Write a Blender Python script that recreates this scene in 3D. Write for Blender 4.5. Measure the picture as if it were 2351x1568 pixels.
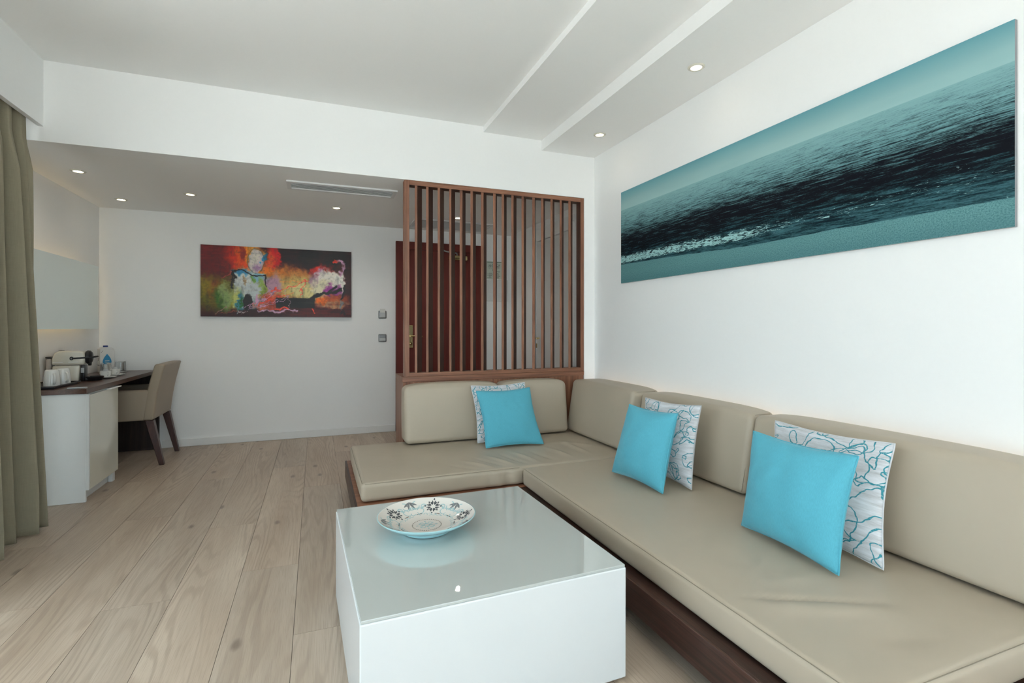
import bpy, bmesh, math, random
import numpy as np
from mathutils import Matrix, Vector

for o in list(bpy.data.objects):
    bpy.data.objects.remove(o, do_unlink=True)
SC = bpy.context.scene
COL = SC.collection
PI = math.pi

# ------------------------------------------------------------------ camera
CAM_H = 1.14
FPX, HY = 1160.0, 752.0
YAW = math.atan2(2351 / 2 - 725.0, FPX)
cam = bpy.data.cameras.new('camera')
cam.sensor_width = 36.0
cam.lens = 36.0 * FPX / 2351
cam.shift_y = -(784 - HY) / 2351
cam.clip_start = 0.02
camo = bpy.data.objects.new('camera', cam)
COL.objects.link(camo)
camo.location = (0, 0, CAM_H)
camo.rotation_euler = (PI / 2, 0, -YAW)
SC.camera = camo

# ------------------------------------------------------------------ world, exposure
world = bpy.data.worlds.new('World')
SC.world = world
world.use_nodes = True
_bg = world.node_tree.nodes['Background']
_bg.inputs['Color'].default_value = (0.70, 0.87, 1.0, 1)
_bg.inputs['Strength'].default_value = 3.75
SC.view_settings.view_transform = 'Standard'
SC.view_settings.look = 'None'
SC.view_settings.exposure = 0.05
SC.view_settings.gamma = 1.0
SC.cycles.max_bounces = 11
SC.cycles.diffuse_bounces = 7
SC.view_settings.use_curve_mapping = False

# sun: high over the balcony, lights the terrace and the floor strip by the glass doors
sun = bpy.data.lights.new('sun', 'SUN')
sun.energy = 24.5
sun.angle = math.radians(0.6)
sun.color = (1.0, 0.985, 0.965)
suno = bpy.data.objects.new('sun', sun)
COL.objects.link(suno)
suno.rotation_euler = (math.radians(36), 0, math.radians(-6))
suno.location = (0, -6, 8)

# room dimensions (metres, camera stands above x=0,y=0)
XL, XR = -1.84, 2.222           # left wall of the desk area, right wall
XRC = 2.185                     # right wall of the entry hall behind the screen
YB, YK, YF = 3.773, 5.656, -1.6  # header wall, back wall, glazed front wall
ZC, ZL = 2.715, 2.237           # high and low ceiling
ZS1, ZS2 = 2.672, 2.59          # stepped ceiling strips
XS1, XS2 = 1.225, 1.724
XP = -1.495                     # pelmet face
XW = -1.80                      # left window wall of the living area
random.seed(4)

# daylight portals in the two glazed openings (guide the sky light only)
def portal(loc, rot, sx, sy):
    l = bpy.data.lights.new('window_portal', 'AREA')
    l.shape = 'RECTANGLE'; l.size = sx; l.size_y = sy
    l.cycles.is_portal = True
    o = bpy.data.objects.new('window_portal', l)
    o.location = loc; o.rotation_euler = rot
    COL.objects.link(o)
portal((0.2, YF + 0.08, 1.2), (PI / 2, 0, 0), 2.7, 2.4)
portal((XW + 0.06, 1.38, 1.18), (0, -PI / 2, 0), 2.3, 3.95)

# ------------------------------------------------------------------ helpers
def smooth(me, on=True):
    me.polygons.foreach_set('use_smooth', [on] * len(me.polygons))

def auto_smooth(me, ang=40):
    smooth(me)
    bm = bmesh.new(); bm.from_mesh(me)
    a = math.radians(ang)
    for e in bm.edges:
        if len(e.link_faces) == 2:
            e.smooth = e.calc_face_angle(0) < a
    bm.to_mesh(me); bm.free()

def mesh_of(name, src):
    """src: bmesh or (verts, faces)"""
    me = bpy.data.meshes.new(name)
    if isinstance(src, tuple):
        me.from_pydata([tuple(v) for v in src[0]], [], [tuple(f) for f in src[1]])
        me.validate()
    else:
        bmesh.ops.recalc_face_normals(src, faces=src.faces)
        src.to_mesh(me); src.free()
    me.update()
    return me

def obj(name, src, mat, parent=None, sm=None, recenter=None):
    me = src if isinstance(src, bpy.types.Mesh) else mesh_of(name, src)
    if sm is not None:
        auto_smooth(me, sm)
    if mat is not None and not me.materials:
        for m in (mat if isinstance(mat, (list, tuple)) else [mat]):
            me.materials.append(m)
    o = bpy.data.objects.new(name, me)
    COL.objects.link(o)
    if parent is not None:
        o.parent = parent
        if parent.type == 'EMPTY':
            o.matrix_parent_inverse = parent.matrix_basis.inverted()
        elif parent.parent is None:
            o.matrix_parent_inverse = parent.matrix_basis.inverted()
    else:
        co = np.empty(len(me.vertices) * 3); me.vertices.foreach_get('co', co); co = co.reshape(-1, 3)
        b = (co.min(0) + co.max(0)) / 2; b[2] = co[:, 2].min()
        me.vertices.foreach_set('co', (co - b).ravel()); me.update()
        o.location = b
    return o

def tag(o, label=None, cat=None, group=None, kind=None):
    if label: o['label'] = label
    if cat: o['category'] = cat
    if group: o['group'] = group
    if kind: o['kind'] = kind
    return o

def thing(name, label, cat, loc, group=None):
    o = bpy.data.objects.new(name, None)
    o.empty_display_size = 0.1
    o.location = loc
    o.matrix_basis = Matrix.Translation(loc)
    COL.objects.link(o)
    return tag(o, label, cat, group)

def struct(name, src, mat, label=None, sm=None):
    o = obj(name, src, mat, None, sm)
    o['kind'] = 'structure'
    if label: o['label'] = label
    return o

def bx(x0, x1, y0, y1, z0, z1, bm=None, bev=0, seg=2):
    b = bmesh.new()
    v = [b.verts.new((x, y, z)) for x in (x0, x1) for y in (y0, y1) for z in (z0, z1)]
    for f in ((0, 1, 3, 2), (4, 6, 7, 5), (0, 4, 5, 1), (2, 3, 7, 6), (0, 2, 6, 4), (1, 5, 7, 3)):
        b.faces.new([v[i] for i in f])
    bmesh.ops.recalc_face_normals(b, faces=b.faces)
    if bev:
        bmesh.ops.bevel(b, geom=list(b.edges), offset=bev, segments=seg, affect='EDGES', profile=0.5)
    if bm is None:
        return b
    me = bpy.data.meshes.new('t'); b.to_mesh(me); b.free(); bm.from_mesh(me); bpy.data.meshes.remove(me)
    return bm

def xform(bm, M):
    bmesh.ops.transform(bm, matrix=M, verts=bm.verts)
    return bm

def lathe(prof, seg=48, c=(0, 0, 0)):
    """prof: list of (r, z) -> verts, faces"""
    V, F, rings = [], [], []
    for r, z in prof:
        if r < 1e-6:
            rings.append([len(V)]); V.append((c[0], c[1], c[2] + z))
        else:
            rings.append(list(range(len(V), len(V) + seg)))
            for k in range(seg):
                a = 2 * PI * k / seg
                V.append((c[0] + r * math.cos(a), c[1] + r * math.sin(a), c[2] + z))
    for A, B in zip(rings, rings[1:]):
        for k in range(seg):
            n = (k + 1) % seg
            if len(A) == 1 and len(B) == 1: continue
            if len(A) == 1: F.append((A[0], B[n], B[k]))
            elif len(B) == 1: F.append((A[k], A[n], B[0]))
            else: F.append((A[k], A[n], B[n], B[k]))
    bm = bmesh.new()
    vs = [bm.verts.new(v) for v in V]
    for f in F:
        bm.faces.new([vs[i] for i in f])
    bmesh.ops.recalc_face_normals(bm, faces=bm.faces)
    return bm

def tube(pts, r, seg=8, closed=False, bm=None, flat=1.0):
    bm = bm or bmesh.new()
    P = [Vector(p) for p in pts]; n = len(P); rings = []
    R = r if isinstance(r, (list, tuple)) else [r] * n
    up = None
    for i, p in enumerate(P):
        a = P[i - 1] if (i > 0 or closed) else p
        b = P[(i + 1) % n] if (i < n - 1 or closed) else p
        t = (b - a)
        t = t.normalized() if t.length > 1e-9 else Vector((0, 0, 1))
        if up is None:
            up = Vector((0, 0, 1)) if abs(t.z) < 0.9 else Vector((1, 0, 0))
        s = t.cross(up).normalized(); up = s.cross(t).normalized()
        rings.append([bm.verts.new(p + (s * math.cos(2 * PI * k / seg) + up * flat * math.sin(2 * PI * k / seg)) * R[i]) for k in range(seg)])
    m = n if closed else n - 1
    for i in range(m):
        A, B = rings[i], rings[(i + 1) % n]
        for k in range(seg):
            bm.faces.new((A[k], A[(k + 1) % seg], B[(k + 1) % seg], B[k]))
    if not closed:
        bm.faces.new(rings[0][::-1]); bm.faces.new(rings[-1])
    return bm

def prism(poly, z0, z1, axis='z', bm=None):
    """extrude a 2d polygon along an axis"""
    bm = bm or bmesh.new()
    def P(a, b, h):
        return {'z': (a, b, h), 'y': (a, h, b), 'x': (h, a, b)}[axis]
    A = [bm.verts.new(P(a, b, z0)) for a, b in poly]
    B = [bm.verts.new(P(a, b, z1)) for a, b in poly]
    bm.faces.new(A[::-1]); bm.faces.new(B)
    n = len(poly)
    for i in range(n):
        bm.faces.new((A[i], A[(i + 1) % n], B[(i + 1) % n], B[i]))
    return bm

def rbox(lo, hi, r, step=0.04, bulge=(0, 0, 0), fn=None, ring=4):
    """rounded soft box in world coordinates; fn(P)->P deforms the points"""
    lo, hi = np.array(lo, float), np.array(hi, float)
    c, a = (lo + hi) / 2, (hi - lo) / 2
    ax = []
    for i in range(3):
        e = np.linspace(a[i] - r, a[i], ring + 1)
        n = max(2, int(round(2 * (a[i] - r) / step)))
        m = np.linspace(-(a[i] - r), a[i] - r, n + 1)
        ax.append(np.concatenate([-e[::-1][:-1], m, e[1:]]))
    idx, V, F = {}, [], []
    def vid(i, j, k):
        q = (i, j, k)
        if q not in idx:
            idx[q] = len(V); V.append((ax[0][i], ax[1][j], ax[2][k]))
        return idx[q]
    N = [len(x) - 1 for x in ax]
    for d in range(3):
        u, v = [(1, 2), (2, 0), (0, 1)][d]
        for side in (0, N[d]):
            for i in range(N[u]):
                for j in range(N[v]):
                    q = []
                    for di, dj in ((0, 0), (1, 0), (1, 1), (0, 1)):
                        t = [0, 0, 0]; t[d] = side; t[u] = i + di; t[v] = j + dj
                        q.append(vid(*t))
                    F.append(q if side else q[::-1])
    P = np.array(V)
    inner = np.clip(P, -(a - r), a - r)
    dd = P - inner
    ln = np.linalg.norm(dd, axis=1, keepdims=True); ln[ln == 0] = 1
    P = inner + dd / ln * r
    q = P / a
    w = np.clip(1 - q ** 2, 0, 1)
    s = np.stack([1 + bulge[0] / a[0] * w[:, 1] * w[:, 2],
                  1 + bulge[1] / a[1] * w[:, 0] * w[:, 2],
                  1 + bulge[2] / a[2] * w[:, 0] * w[:, 1]], 1)
    P = P * s + c
    P[:, 2] = np.maximum(P[:, 2], lo[2])
    if fn: P = fn(P)
    return P, F

# ---- smooth value noise in numpy (for cloth and for the canvas)
def vnoise(x, y, seed=0):
    xi, yi = np.floor(x).astype(int), np.floor(y).astype(int)
    fx, fy = x - xi, y - yi
    fx = fx * fx * (3 - 2 * fx); fy = fy * fy * (3 - 2 * fy)
    def h(a, b):
        n = (a * 374761393 + b * 668265263 + seed * 1442695041) & 0x7fffffff
        n = ((n ^ (n >> 13)) * 1274126177) & 0x7fffffff
        return ((n ^ (n >> 16)) & 0xffff) / 65535.0
    return (h(xi, yi) * (1 - fx) + h(xi + 1, yi) * fx) * (1 - fy) + (h(xi, yi + 1) * (1 - fx) + h(xi + 1, yi + 1) * fx) * fy
def fbm(x, y, seed=0, o=4):
    s, a, t = 0, 1, 0
    for i in range(o):
        s = s + a * vnoise(x, y, seed + i); t += a; a *= .5; x = x * 2.03; y = y * 2.03
    return s / t

# ------------------------------------------------------------------ materials
def srgb(r, g, b):
    f = lambda c: (c / 255 / 12.92) if c / 255 <= 0.04045 else ((c / 255 + 0.055) / 1.055) ** 2.4
    return (f(r), f(g), f(b), 1)

class NB:
    def __init__(s, name):
        s.m = bpy.data.materials.new(name); s.m.use_nodes = True
        s.t = s.m.node_tree; s.n = s.t.nodes; s.l = s.t.links
        s.b = s.n['Principled BSDF']
    def link(s, v, sock):
        if isinstance(v, bpy.types.NodeSocket): s.l.new(v, sock)
        elif v is not None: sock.default_value = v
    def new(s, typ, **kw):
        d = s.n.new(typ)
        for k, v in kw.items(): setattr(d, k, v)
        return d
    def math(s, op, a, b=None, c=None, clamp=False):
        d = s.new('ShaderNodeMath', operation=op, use_clamp=clamp)
        s.link(a, d.inputs[0]); s.link(b, d.inputs[1]); s.link(c, d.inputs[2]); return d.outputs[0]
    def mix(s, f, a, b, typ='MIX'):
        d = s.new('ShaderNodeMix', data_type='RGBA', blend_type=typ)
        s.link(f, d.inputs['Factor']); s.link(a, d.inputs[6]); s.link(b, d.inputs[7]); return d.outputs[2]
    def ramp(s, f, stops, interp='LINEAR'):
        d = s.new('ShaderNodeValToRGB'); d.color_ramp.interpolation = interp
        e = d.color_ramp.elements
        while len(e) < len(stops): e.new(0.5)
        for q, (p, c) in zip(e, stops):
            q.position = p; q.color = c if not isinstance(c, (int, float)) else (c, c, c, 1)
        s.link(f, d.inputs[0]); return d.outputs[0]
    def noise(s, vec, scale=5, detail=2, rough=0.5, dist=0, out='Fac'):
        d = s.new('ShaderNodeTexNoise'); s.link(vec, d.inputs['Vector'])
        d.inputs['Scale'].default_value = scale; d.inputs['Detail'].default_value = detail
        d.inputs['Roughness'].default_value = rough; d.inputs['Distortion'].default_value = dist
        return d.outputs[out]
    def vmul(s, v, k):
        d = s.new('ShaderNodeVectorMath', operation='MULTIPLY'); s.link(v, d.inputs[0]); d.inputs[1].default_value = k; return d.outputs[0]
    def vadd(s, v, k):
        d = s.new('ShaderNodeVectorMath', operation='ADD'); s.link(v, d.inputs[0]); s.link(k, d.inputs[1]); return d.outputs[0]
    def pos(s): return s.new('ShaderNodeNewGeometry').outputs['Position']
    def coord(s, k): return s.new('ShaderNodeTexCoord').outputs[k]
    def sep(s, v):
        d = s.new('ShaderNodeSeparateXYZ'); s.link(v, d.inputs[0]); return d.outputs
    def comb(s, x, y, z):
        d = s.new('ShaderNodeCombineXYZ')
        for v, i in zip((x, y, z), d.inputs): s.link(v, i)
        return d.outputs[0]
    def maprange(s, v, a, b, c=0.0, d=1.0):
        n = s.new('ShaderNodeMapRange', interpolation_type='SMOOTHSTEP'); s.link(v, n.inputs[0])
        for i, q in zip((1, 2, 3, 4), (a, b, c, d)): n.inputs[i].default_value = q
        return n.outputs[0]
    def bump(s, h, strength=0.2, dist=0.01):
        d = s.new('ShaderNodeBump'); d.inputs['Strength'].default_value = strength
        d.inputs['Distance'].default_value = dist; s.link(h, d.inputs['Height'])
        s.l.new(d.outputs[0], s.b.inputs['Normal'])
    def base(s, c): s.link(c, s.b.inputs['Base Color'])
    def rough(s, r): s.link(r, s.b.inputs['Roughness'])
    def set(s, **kw):
        for k, v in kw.items(): s.b.inputs[k.replace('_', ' ')].default_value = v
        return s

def plain(name, col, rough=0.5, nscale=30, var=0.04, bump=0.0, **kw):
    n = NB(name)
    f = n.noise(n.pos(), nscale, 3)
    c2 = tuple(min(1, x * (1 - var * 2)) for x in col[:3]) + (1,)
    n.base(n.mix(f, tuple(col[:3]) + (1,), c2)); n.rough(rough)
    if bump: n.bump(f, bump, 0.002)
    n.set(**kw)
    return n.m

def emit(name, col, st):
    n = NB(name); n.base((0.9, 0.88, 0.8, 1))
    n.set(Emission_Color=tuple(col) + (1,), Emission_Strength=st)
    return n.m

def walnut(name, ax, dark=(0.12, 0.045, 0.024), mid=(0.26, 0.108, 0.057), light=(0.38, 0.18, 0.105), rough=0.42):
    n = NB(name)
    k = {'x': (0.6, 14, 14), 'y': (14, 0.6, 14), 'z': (14, 14, 0.6)}[ax]
    k2 = {'x': (3, 220, 220), 'y': (220, 3, 220), 'z': (220, 220, 3)}[ax]
    r = n.new('ShaderNodeObjectInfo').outputs['Random']
    off = n.comb(n.math('MULTIPLY', r, 17.0), n.math('MULTIPLY', r, 9.0), n.math('MULTIPLY', r, 23.0))
    p = n.vadd(n.pos(), off)
    f = n.noise(n.vmul(p, k), 2.2, 4, 0.6, 0.6)
    g = n.noise(n.vmul(p, k2), 1.0, 2, 0.6)
    c = n.ramp(f, [(0.25, dark + (1,)), (0.5, mid + (1,)), (0.75, light + (1,))])
    c = n.mix(n.maprange(g, 0.45, 0.62, 0.0, 0.45), c, dark + (1,))
    n.base(c); n.rough(rough); n.bump(g, 0.06, 0.002)
    return n.m

M = {}
M['wall'] = plain('white_wall_paint', (0.87, 0.875, 0.87), 0.62, 60, 0.01, 0.03)
M['ceil'] = plain('ceiling_paint', (0.87, 0.87, 0.86), 0.7, 60, 0.01, 0.02)
M['trim'] = plain('white_trim_paint', (0.80, 0.80, 0.79), 0.45, 40, 0.01)
M['walnut_x'] = walnut('walnut_grain_x', 'x')
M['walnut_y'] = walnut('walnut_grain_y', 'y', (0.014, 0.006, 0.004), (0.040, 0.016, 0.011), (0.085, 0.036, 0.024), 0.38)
M['walnut_z'] = walnut('walnut_grain_z', 'z')
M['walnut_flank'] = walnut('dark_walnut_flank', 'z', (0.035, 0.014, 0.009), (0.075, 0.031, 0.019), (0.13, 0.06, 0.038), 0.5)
M['walnut_shaded'] = walnut('shaded_walnut_panel', 'z', (0.014, 0.008, 0.006), (0.03, 0.016, 0.012), (0.05, 0.028, 0.02), 0.4)  # shade of the knee space under the desk is put into this darker walnut
M['desk'] = walnut('desk_walnut', 'y', (0.04, 0.017, 0.011), (0.085, 0.037, 0.024), (0.13, 0.062, 0.042), 0.3)
M['leg'] = walnut('chair_leg_wood', 'z', (0.03, 0.009, 0.006), (0.055, 0.018, 0.012), (0.085, 0.03, 0.02), 0.35)
M['mahog'] = walnut('mahogany_door', 'z', (0.085, 0.009, 0.005), (0.135, 0.015, 0.008), (0.17, 0.022, 0.012), 0.55)
M['mahog_x'] = walnut('mahogany_door_head', 'x', (0.085, 0.009, 0.005), (0.135, 0.015, 0.008), (0.17, 0.022, 0.012), 0.55)
M['black'] = plain('black_plastic', (0.012, 0.012, 0.013), 0.3)
M['dark'] = plain('dark_void', (0.012, 0.010, 0.009), 0.8)
M['china'] = plain('white_china', (0.78, 0.78, 0.75), 0.12, Coat_Weight=0.5)
M['cream'] = plain('cream_plastic', (0.70, 0.67, 0.58), 0.22)
M['brass'] = plain('polished_brass', (0.75, 0.62, 0.32), 0.18, Metallic=1.0)
M['steel'] = plain('grey_metal_frame', (0.30, 0.31, 0.32), 0.35, Metallic=0.6)
M['silver'] = plain('silver_plastic', (0.5, 0.52, 0.53), 0.35)
M['gloss_beige'] = plain('beige_gloss_laminate', (0.68, 0.675, 0.58), 0.10, 20, 0.01, Coat_Weight=0.6, Coat_Roughness=0.04)
M['white_lam'] = plain('white_laminate', (0.70, 0.715, 0.71), 0.45, 80, 0.015)
M['table'] = plain('white_lacquer', (0.72, 0.745, 0.755), 0.25, 30, 0.005, Coat_Weight=0.4)
M['aluminium'] = plain('window_aluminium', (0.75, 0.76, 0.77), 0.4)
M['grille'] = plain('grille_white', (0.74, 0.75, 0.75), 0.4)
M['door_white'] = plain('white_door_paint', (0.70, 0.705, 0.70), 0.4, 40, 0.01)
M['lamp'] = emit('lamp_lens', (1.0, 0.86, 0.60), 14)
M['led_warm'] = emit('warm_led', (1.0, 0.70, 0.34), 10)
M['led_white'] = emit('neutral_led', (1.0, 0.90, 0.80), 9)
M['terrace'] = plain('terrace_stone', (0.74, 0.72, 0.69), 0.8, 3, 0.08)
M['stone_under'] = plain('plank_joint', (0.10, 0.078, 0.06), 0.9)

def mat_glass_thin():
    n = NB('window_glass')
    tr = n.new('ShaderNodeBsdfTransparent'); gl = n.new('ShaderNodeBsdfGlossy')
    tr.inputs[0].default_value = (0.97, 0.985, 0.98, 1); gl.inputs['Roughness'].default_value = 0.02
    mx = n.new('ShaderNodeMixShader'); mx.inputs[0].default_value = 0.06
    n.l.new(tr.outputs[0], mx.inputs[1]); n.l.new(gl.outputs[0], mx.inputs[2])
    n.l.new(mx.outputs[0], n.n['Material Output'].inputs[0])
    return n.m
M['pane'] = mat_glass_thin()

def mat_tumbler():
    n = NB('clear_tumbler_glass')
    n.base((0.95, 0.97, 0.97, 1)); n.rough(0.03); n.set(Transmission_Weight=1.0, IOR=1.45)
    return n.m
M['tumbler'] = mat_tumbler()

def mat_mirror():
    n = NB('mirror_glass')
    n.base((0.78, 0.82, 0.79, 1)); n.rough(0.03); n.set(Metallic=1.0)
    return n.m
M['mirror'] = mat_mirror()

def mat_frosted():
    n = NB('frosted_glass_top')
    n.base((0.52, 0.56, 0.54, 1)); n.rough(0.5)
    n.set(Coat_Weight=1.0, Coat_Roughness=0.0, Coat_IOR=2.2)
    return n.m
M['frost'] = mat_frosted()

def mat_leather(name, col):
    n = NB(name)
    p = n.pos()
    v = n.new('ShaderNodeTexVoronoi'); n.link(p, v.inputs['Vector']); v.inputs['Scale'].default_value = 900
    f = n.noise(p, 4, 3)
    c = tuple(col) + (1,)
    n.base(n.mix(f, c, tuple(x * 0.93 for x in col) + (1,)))
    n.rough(0.46); n.bump(v.outputs['Distance'], 0.05, 0.001)
    n.set(Specular_IOR_Level=0.4)
    return n.m
M['leather'] = mat_leather('beige_leatherette', (0.47, 0.40, 0.31))
M['chair_leather'] = mat_leather('taupe_leatherette', (0.34, 0.275, 0.205))
M['seam'] = plain('seam_thread', (0.26, 0.22, 0.165), 0.7)

def mat_weave(name, col, var, scale=700, sheen=0.3):
    n = NB(name)
    p = n.coord('UV')
    s = n.sep(p)
    a = n.math('SINE', n.math('MULTIPLY', s[0], scale)); b = n.math('SINE', n.math('MULTIPLY', s[1], scale))
    w = n.math('MULTIPLY', a, b)
    f = n.noise(n.vmul(p, (60, 9, 1)), 3, 4, 0.7)
    n.base(n.mix(n.maprange(f, 0.3, 0.7), tuple(col) + (1,), tuple(x * (1 - var) for x in col) + (1,)))
    n.rough(0.9); n.bump(w, 0.08, 0.001)
    n.set(Sheen_Weight=sheen, Sheen_Roughness=0.4)
    return n.m
M['aqua'] = mat_weave('turquoise_velvet', (0.10, 0.43, 0.545), 0.12, 500, 0.25)

def mat_curtain():
    n = NB('curtain_linen')
    p = n.pos()
    f = n.noise(n.vmul(p, (400, 400, 18)), 1, 3, 0.6)
    g = n.noise(n.vmul(p, (20, 20, 500)), 1, 2, 0.6)
    c = n.mix(f, (0.325, 0.29, 0.205, 1), (0.245, 0.215, 0.15, 1))
    c = n.mix(n.maprange(g, .4, .7, 0, .3), c, (0.22, 0.195, 0.14, 1))
    n.base(c); n.rough(0.9); n.bump(f, 0.1, 0.001)
    return n.m
M['curtain'] = mat_curtain()

def mat_scribble():
    n = NB('scribble_print_linen')
    uv = n.coord('UV')
    r = n.new('ShaderNodeObjectInfo').outputs['Random']
    off = n.comb(n.math('MULTIPLY', r, 31.0), n.math('MULTIPLY', r, 57.0), 0.0)
    p = n.vadd(uv, off)
    grey = n.noise(n.vmul(p, (1.2, 9, 1)), 3.0, 4, 0.65)
    weave = n.noise(n.vmul(p, (30, 260, 1)), 1, 2, 0.7)
    base = n.ramp(grey, [(0.35, (0.70, 0.71, 0.74, 1)), (0.52, (0.57, 0.575, 0.59, 1)), (0.68, (0.44, 0.435, 0.44, 1))])
    base = n.mix(n.maprange(weave, 0.35, 0.75, 0, 0.35), base, (0.72, 0.74, 0.78, 1))
    wob = n.noise(n.vmul(p, (14, 14, 1)), 1, 1, 0.5, out='Color')
    pw = n.vadd(p, n.vmul(wob, (0.05, 0.05, 0)))
    def contour(off, scale, lev):
        q = n.vadd(pw, off); e = 0.006
        a0 = n.noise(q, scale, 0.0, 0.5, 0.7)
        ax = n.noise(n.vadd(q, (e, 0, 0)), scale, 0.0, 0.5, 0.7); ay = n.noise(n.vadd(q, (0, e, 0)), scale, 0.0, 0.5, 0.7)
        gx, gy = n.math('SUBTRACT', ax, a0), n.math('SUBTRACT', ay, a0)
        g = n.math('SQRT', n.math('ADD', n.math('MULTIPLY', gx, gx), n.math('MULTIPLY', gy, gy)))
        dd = n.math('DIVIDE', n.math('ABSOLUTE', n.math('SUBTRACT', a0, lev)), n.math('MAXIMUM', g, 0.0012))
        return n.maprange(dd, 0.60, 1.0, 1.0, 0.0)
    line = n.math('MAXIMUM', contour((0, 0, 0), 4.6, 0.47), n.math('MAXIMUM', contour((7.3, 3.1, 0), 4.2, 0.56), contour((2.7, 9.4, 0), 5.2, 0.36)))
    dash = n.noise(n.vmul(p, (1, 1, 1)), 90, 1)
    line = n.math('MULTIPLY', line, n.maprange(dash, 0.3, 0.42, 0.55, 1.0))
    n.base(n.mix(line, base, (0.035, 0.26, 0.32, 1)))
    n.rough(0.85); n.bump(weave, 0.15, 0.001)
    return n.m
M['scribble'] = mat_scribble()

def mat_oak():
    n = NB('washed_oak_plank')
    r = n.new('ShaderNodeObjectInfo').outputs['Random']
    off = n.comb(n.math('MULTIPLY', r, 13.7), n.math('MULTIPLY', r, 71.0), n.math('MULTIPLY', r, 5.0))
    p = n.vadd(n.pos(), off)
    xyz = n.sep(p)
    warp = n.noise(n.vmul(p, (4.0, 0.42, 1)), 1.0, 1.0, 0.4)
    warp2 = n.noise(n.vmul(p, (16, 1.5, 1)), 1.0, 2, 0.5)
    ph = n.math('ADD', n.math('MULTIPLY', xyz[0], 170.0), n.math('ADD', n.math('MULTIPLY', warp, 170.0), n.math('MULTIPLY', warp2, 16.0)))
    rings = n.maprange(n.math('SINE', ph), -0.2, 1.0)
    fine = n.noise(n.vmul(p, (330, 7, 1)), 1.0, 3, 0.65)
    cloud = n.noise(n.vmul(p, (6, 0.8, 1)), 1.0, 3, 0.6)
    c = n.ramp(cloud, [(0.3, (0.345, 0.275, 0.212, 1)), (0.55, (0.425, 0.352, 0.280, 1)), (0.75, (0.485, 0.415, 0.335, 1))])
    amp = n.maprange(n.noise(n.vmul(p, (5, 0.7, 1)), 1.3, 1), 0.36, 0.62, 0.06, 0.42)
    c = n.mix(n.math('MULTIPLY', rings, amp), c, (0.235, 0.172, 0.128, 1))
    c = n.mix(n.maprange(fine, 0.45, 0.72, 0.0, 0.45), c, (0.27, 0.205, 0.155, 1))
    kv = n.new('ShaderNodeTexVoronoi', voronoi_dimensions='2D'); n.link(n.vmul(p, (2.6, 1.15, 0)), kv.inputs['Vector']); kv.inputs['Scale'].default_value = 1.4
    kd = n.math('ADD', kv.outputs['Distance'], n.math('MULTIPLY', n.math('SUBTRACT', n.noise(n.vmul(p, (30, 9, 1)), 1.0, 2), 0.5), 0.07))
    sel = n.math('GREATER_THAN', n.sep(kv.outputs['Color'])[0], 0.5)
    knot = n.math('MULTIPLY', n.maprange(kd, 0.02, 0.085, 1.0, 0.0), sel)
    c = n.mix(n.math('MULTIPLY', knot, 0.62), c, (0.11, 0.082, 0.066, 1))
    tone = n.ramp(r, [(0.0, (1.13, 1.12, 1.12, 1)), (0.5, (1.21, 1.19, 1.18, 1)), (1.0, (1.28, 1.24, 1.21, 1))])
    c = n.mix(1.0, c, tone, 'MULTIPLY')
    n.base(c); n.rough(n.maprange(fine, 0.3, 0.7, 0.36, 0.5)); n.bump(fine, 0.12, 0.0015)
    n.set(Specular_IOR_Level=0.45)
    return n.m
M['oak'] = mat_oak()

def mat_vcol(name, rough=0.5):
    n = NB(name)
    a = n.new('ShaderNodeVertexColor', layer_name='paint')
    n.base(a.outputs[0]); n.rough(rough)
    n.bump(n.noise(n.pos(), 500, 2), 0.1, 0.001)
    return n.m

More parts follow.
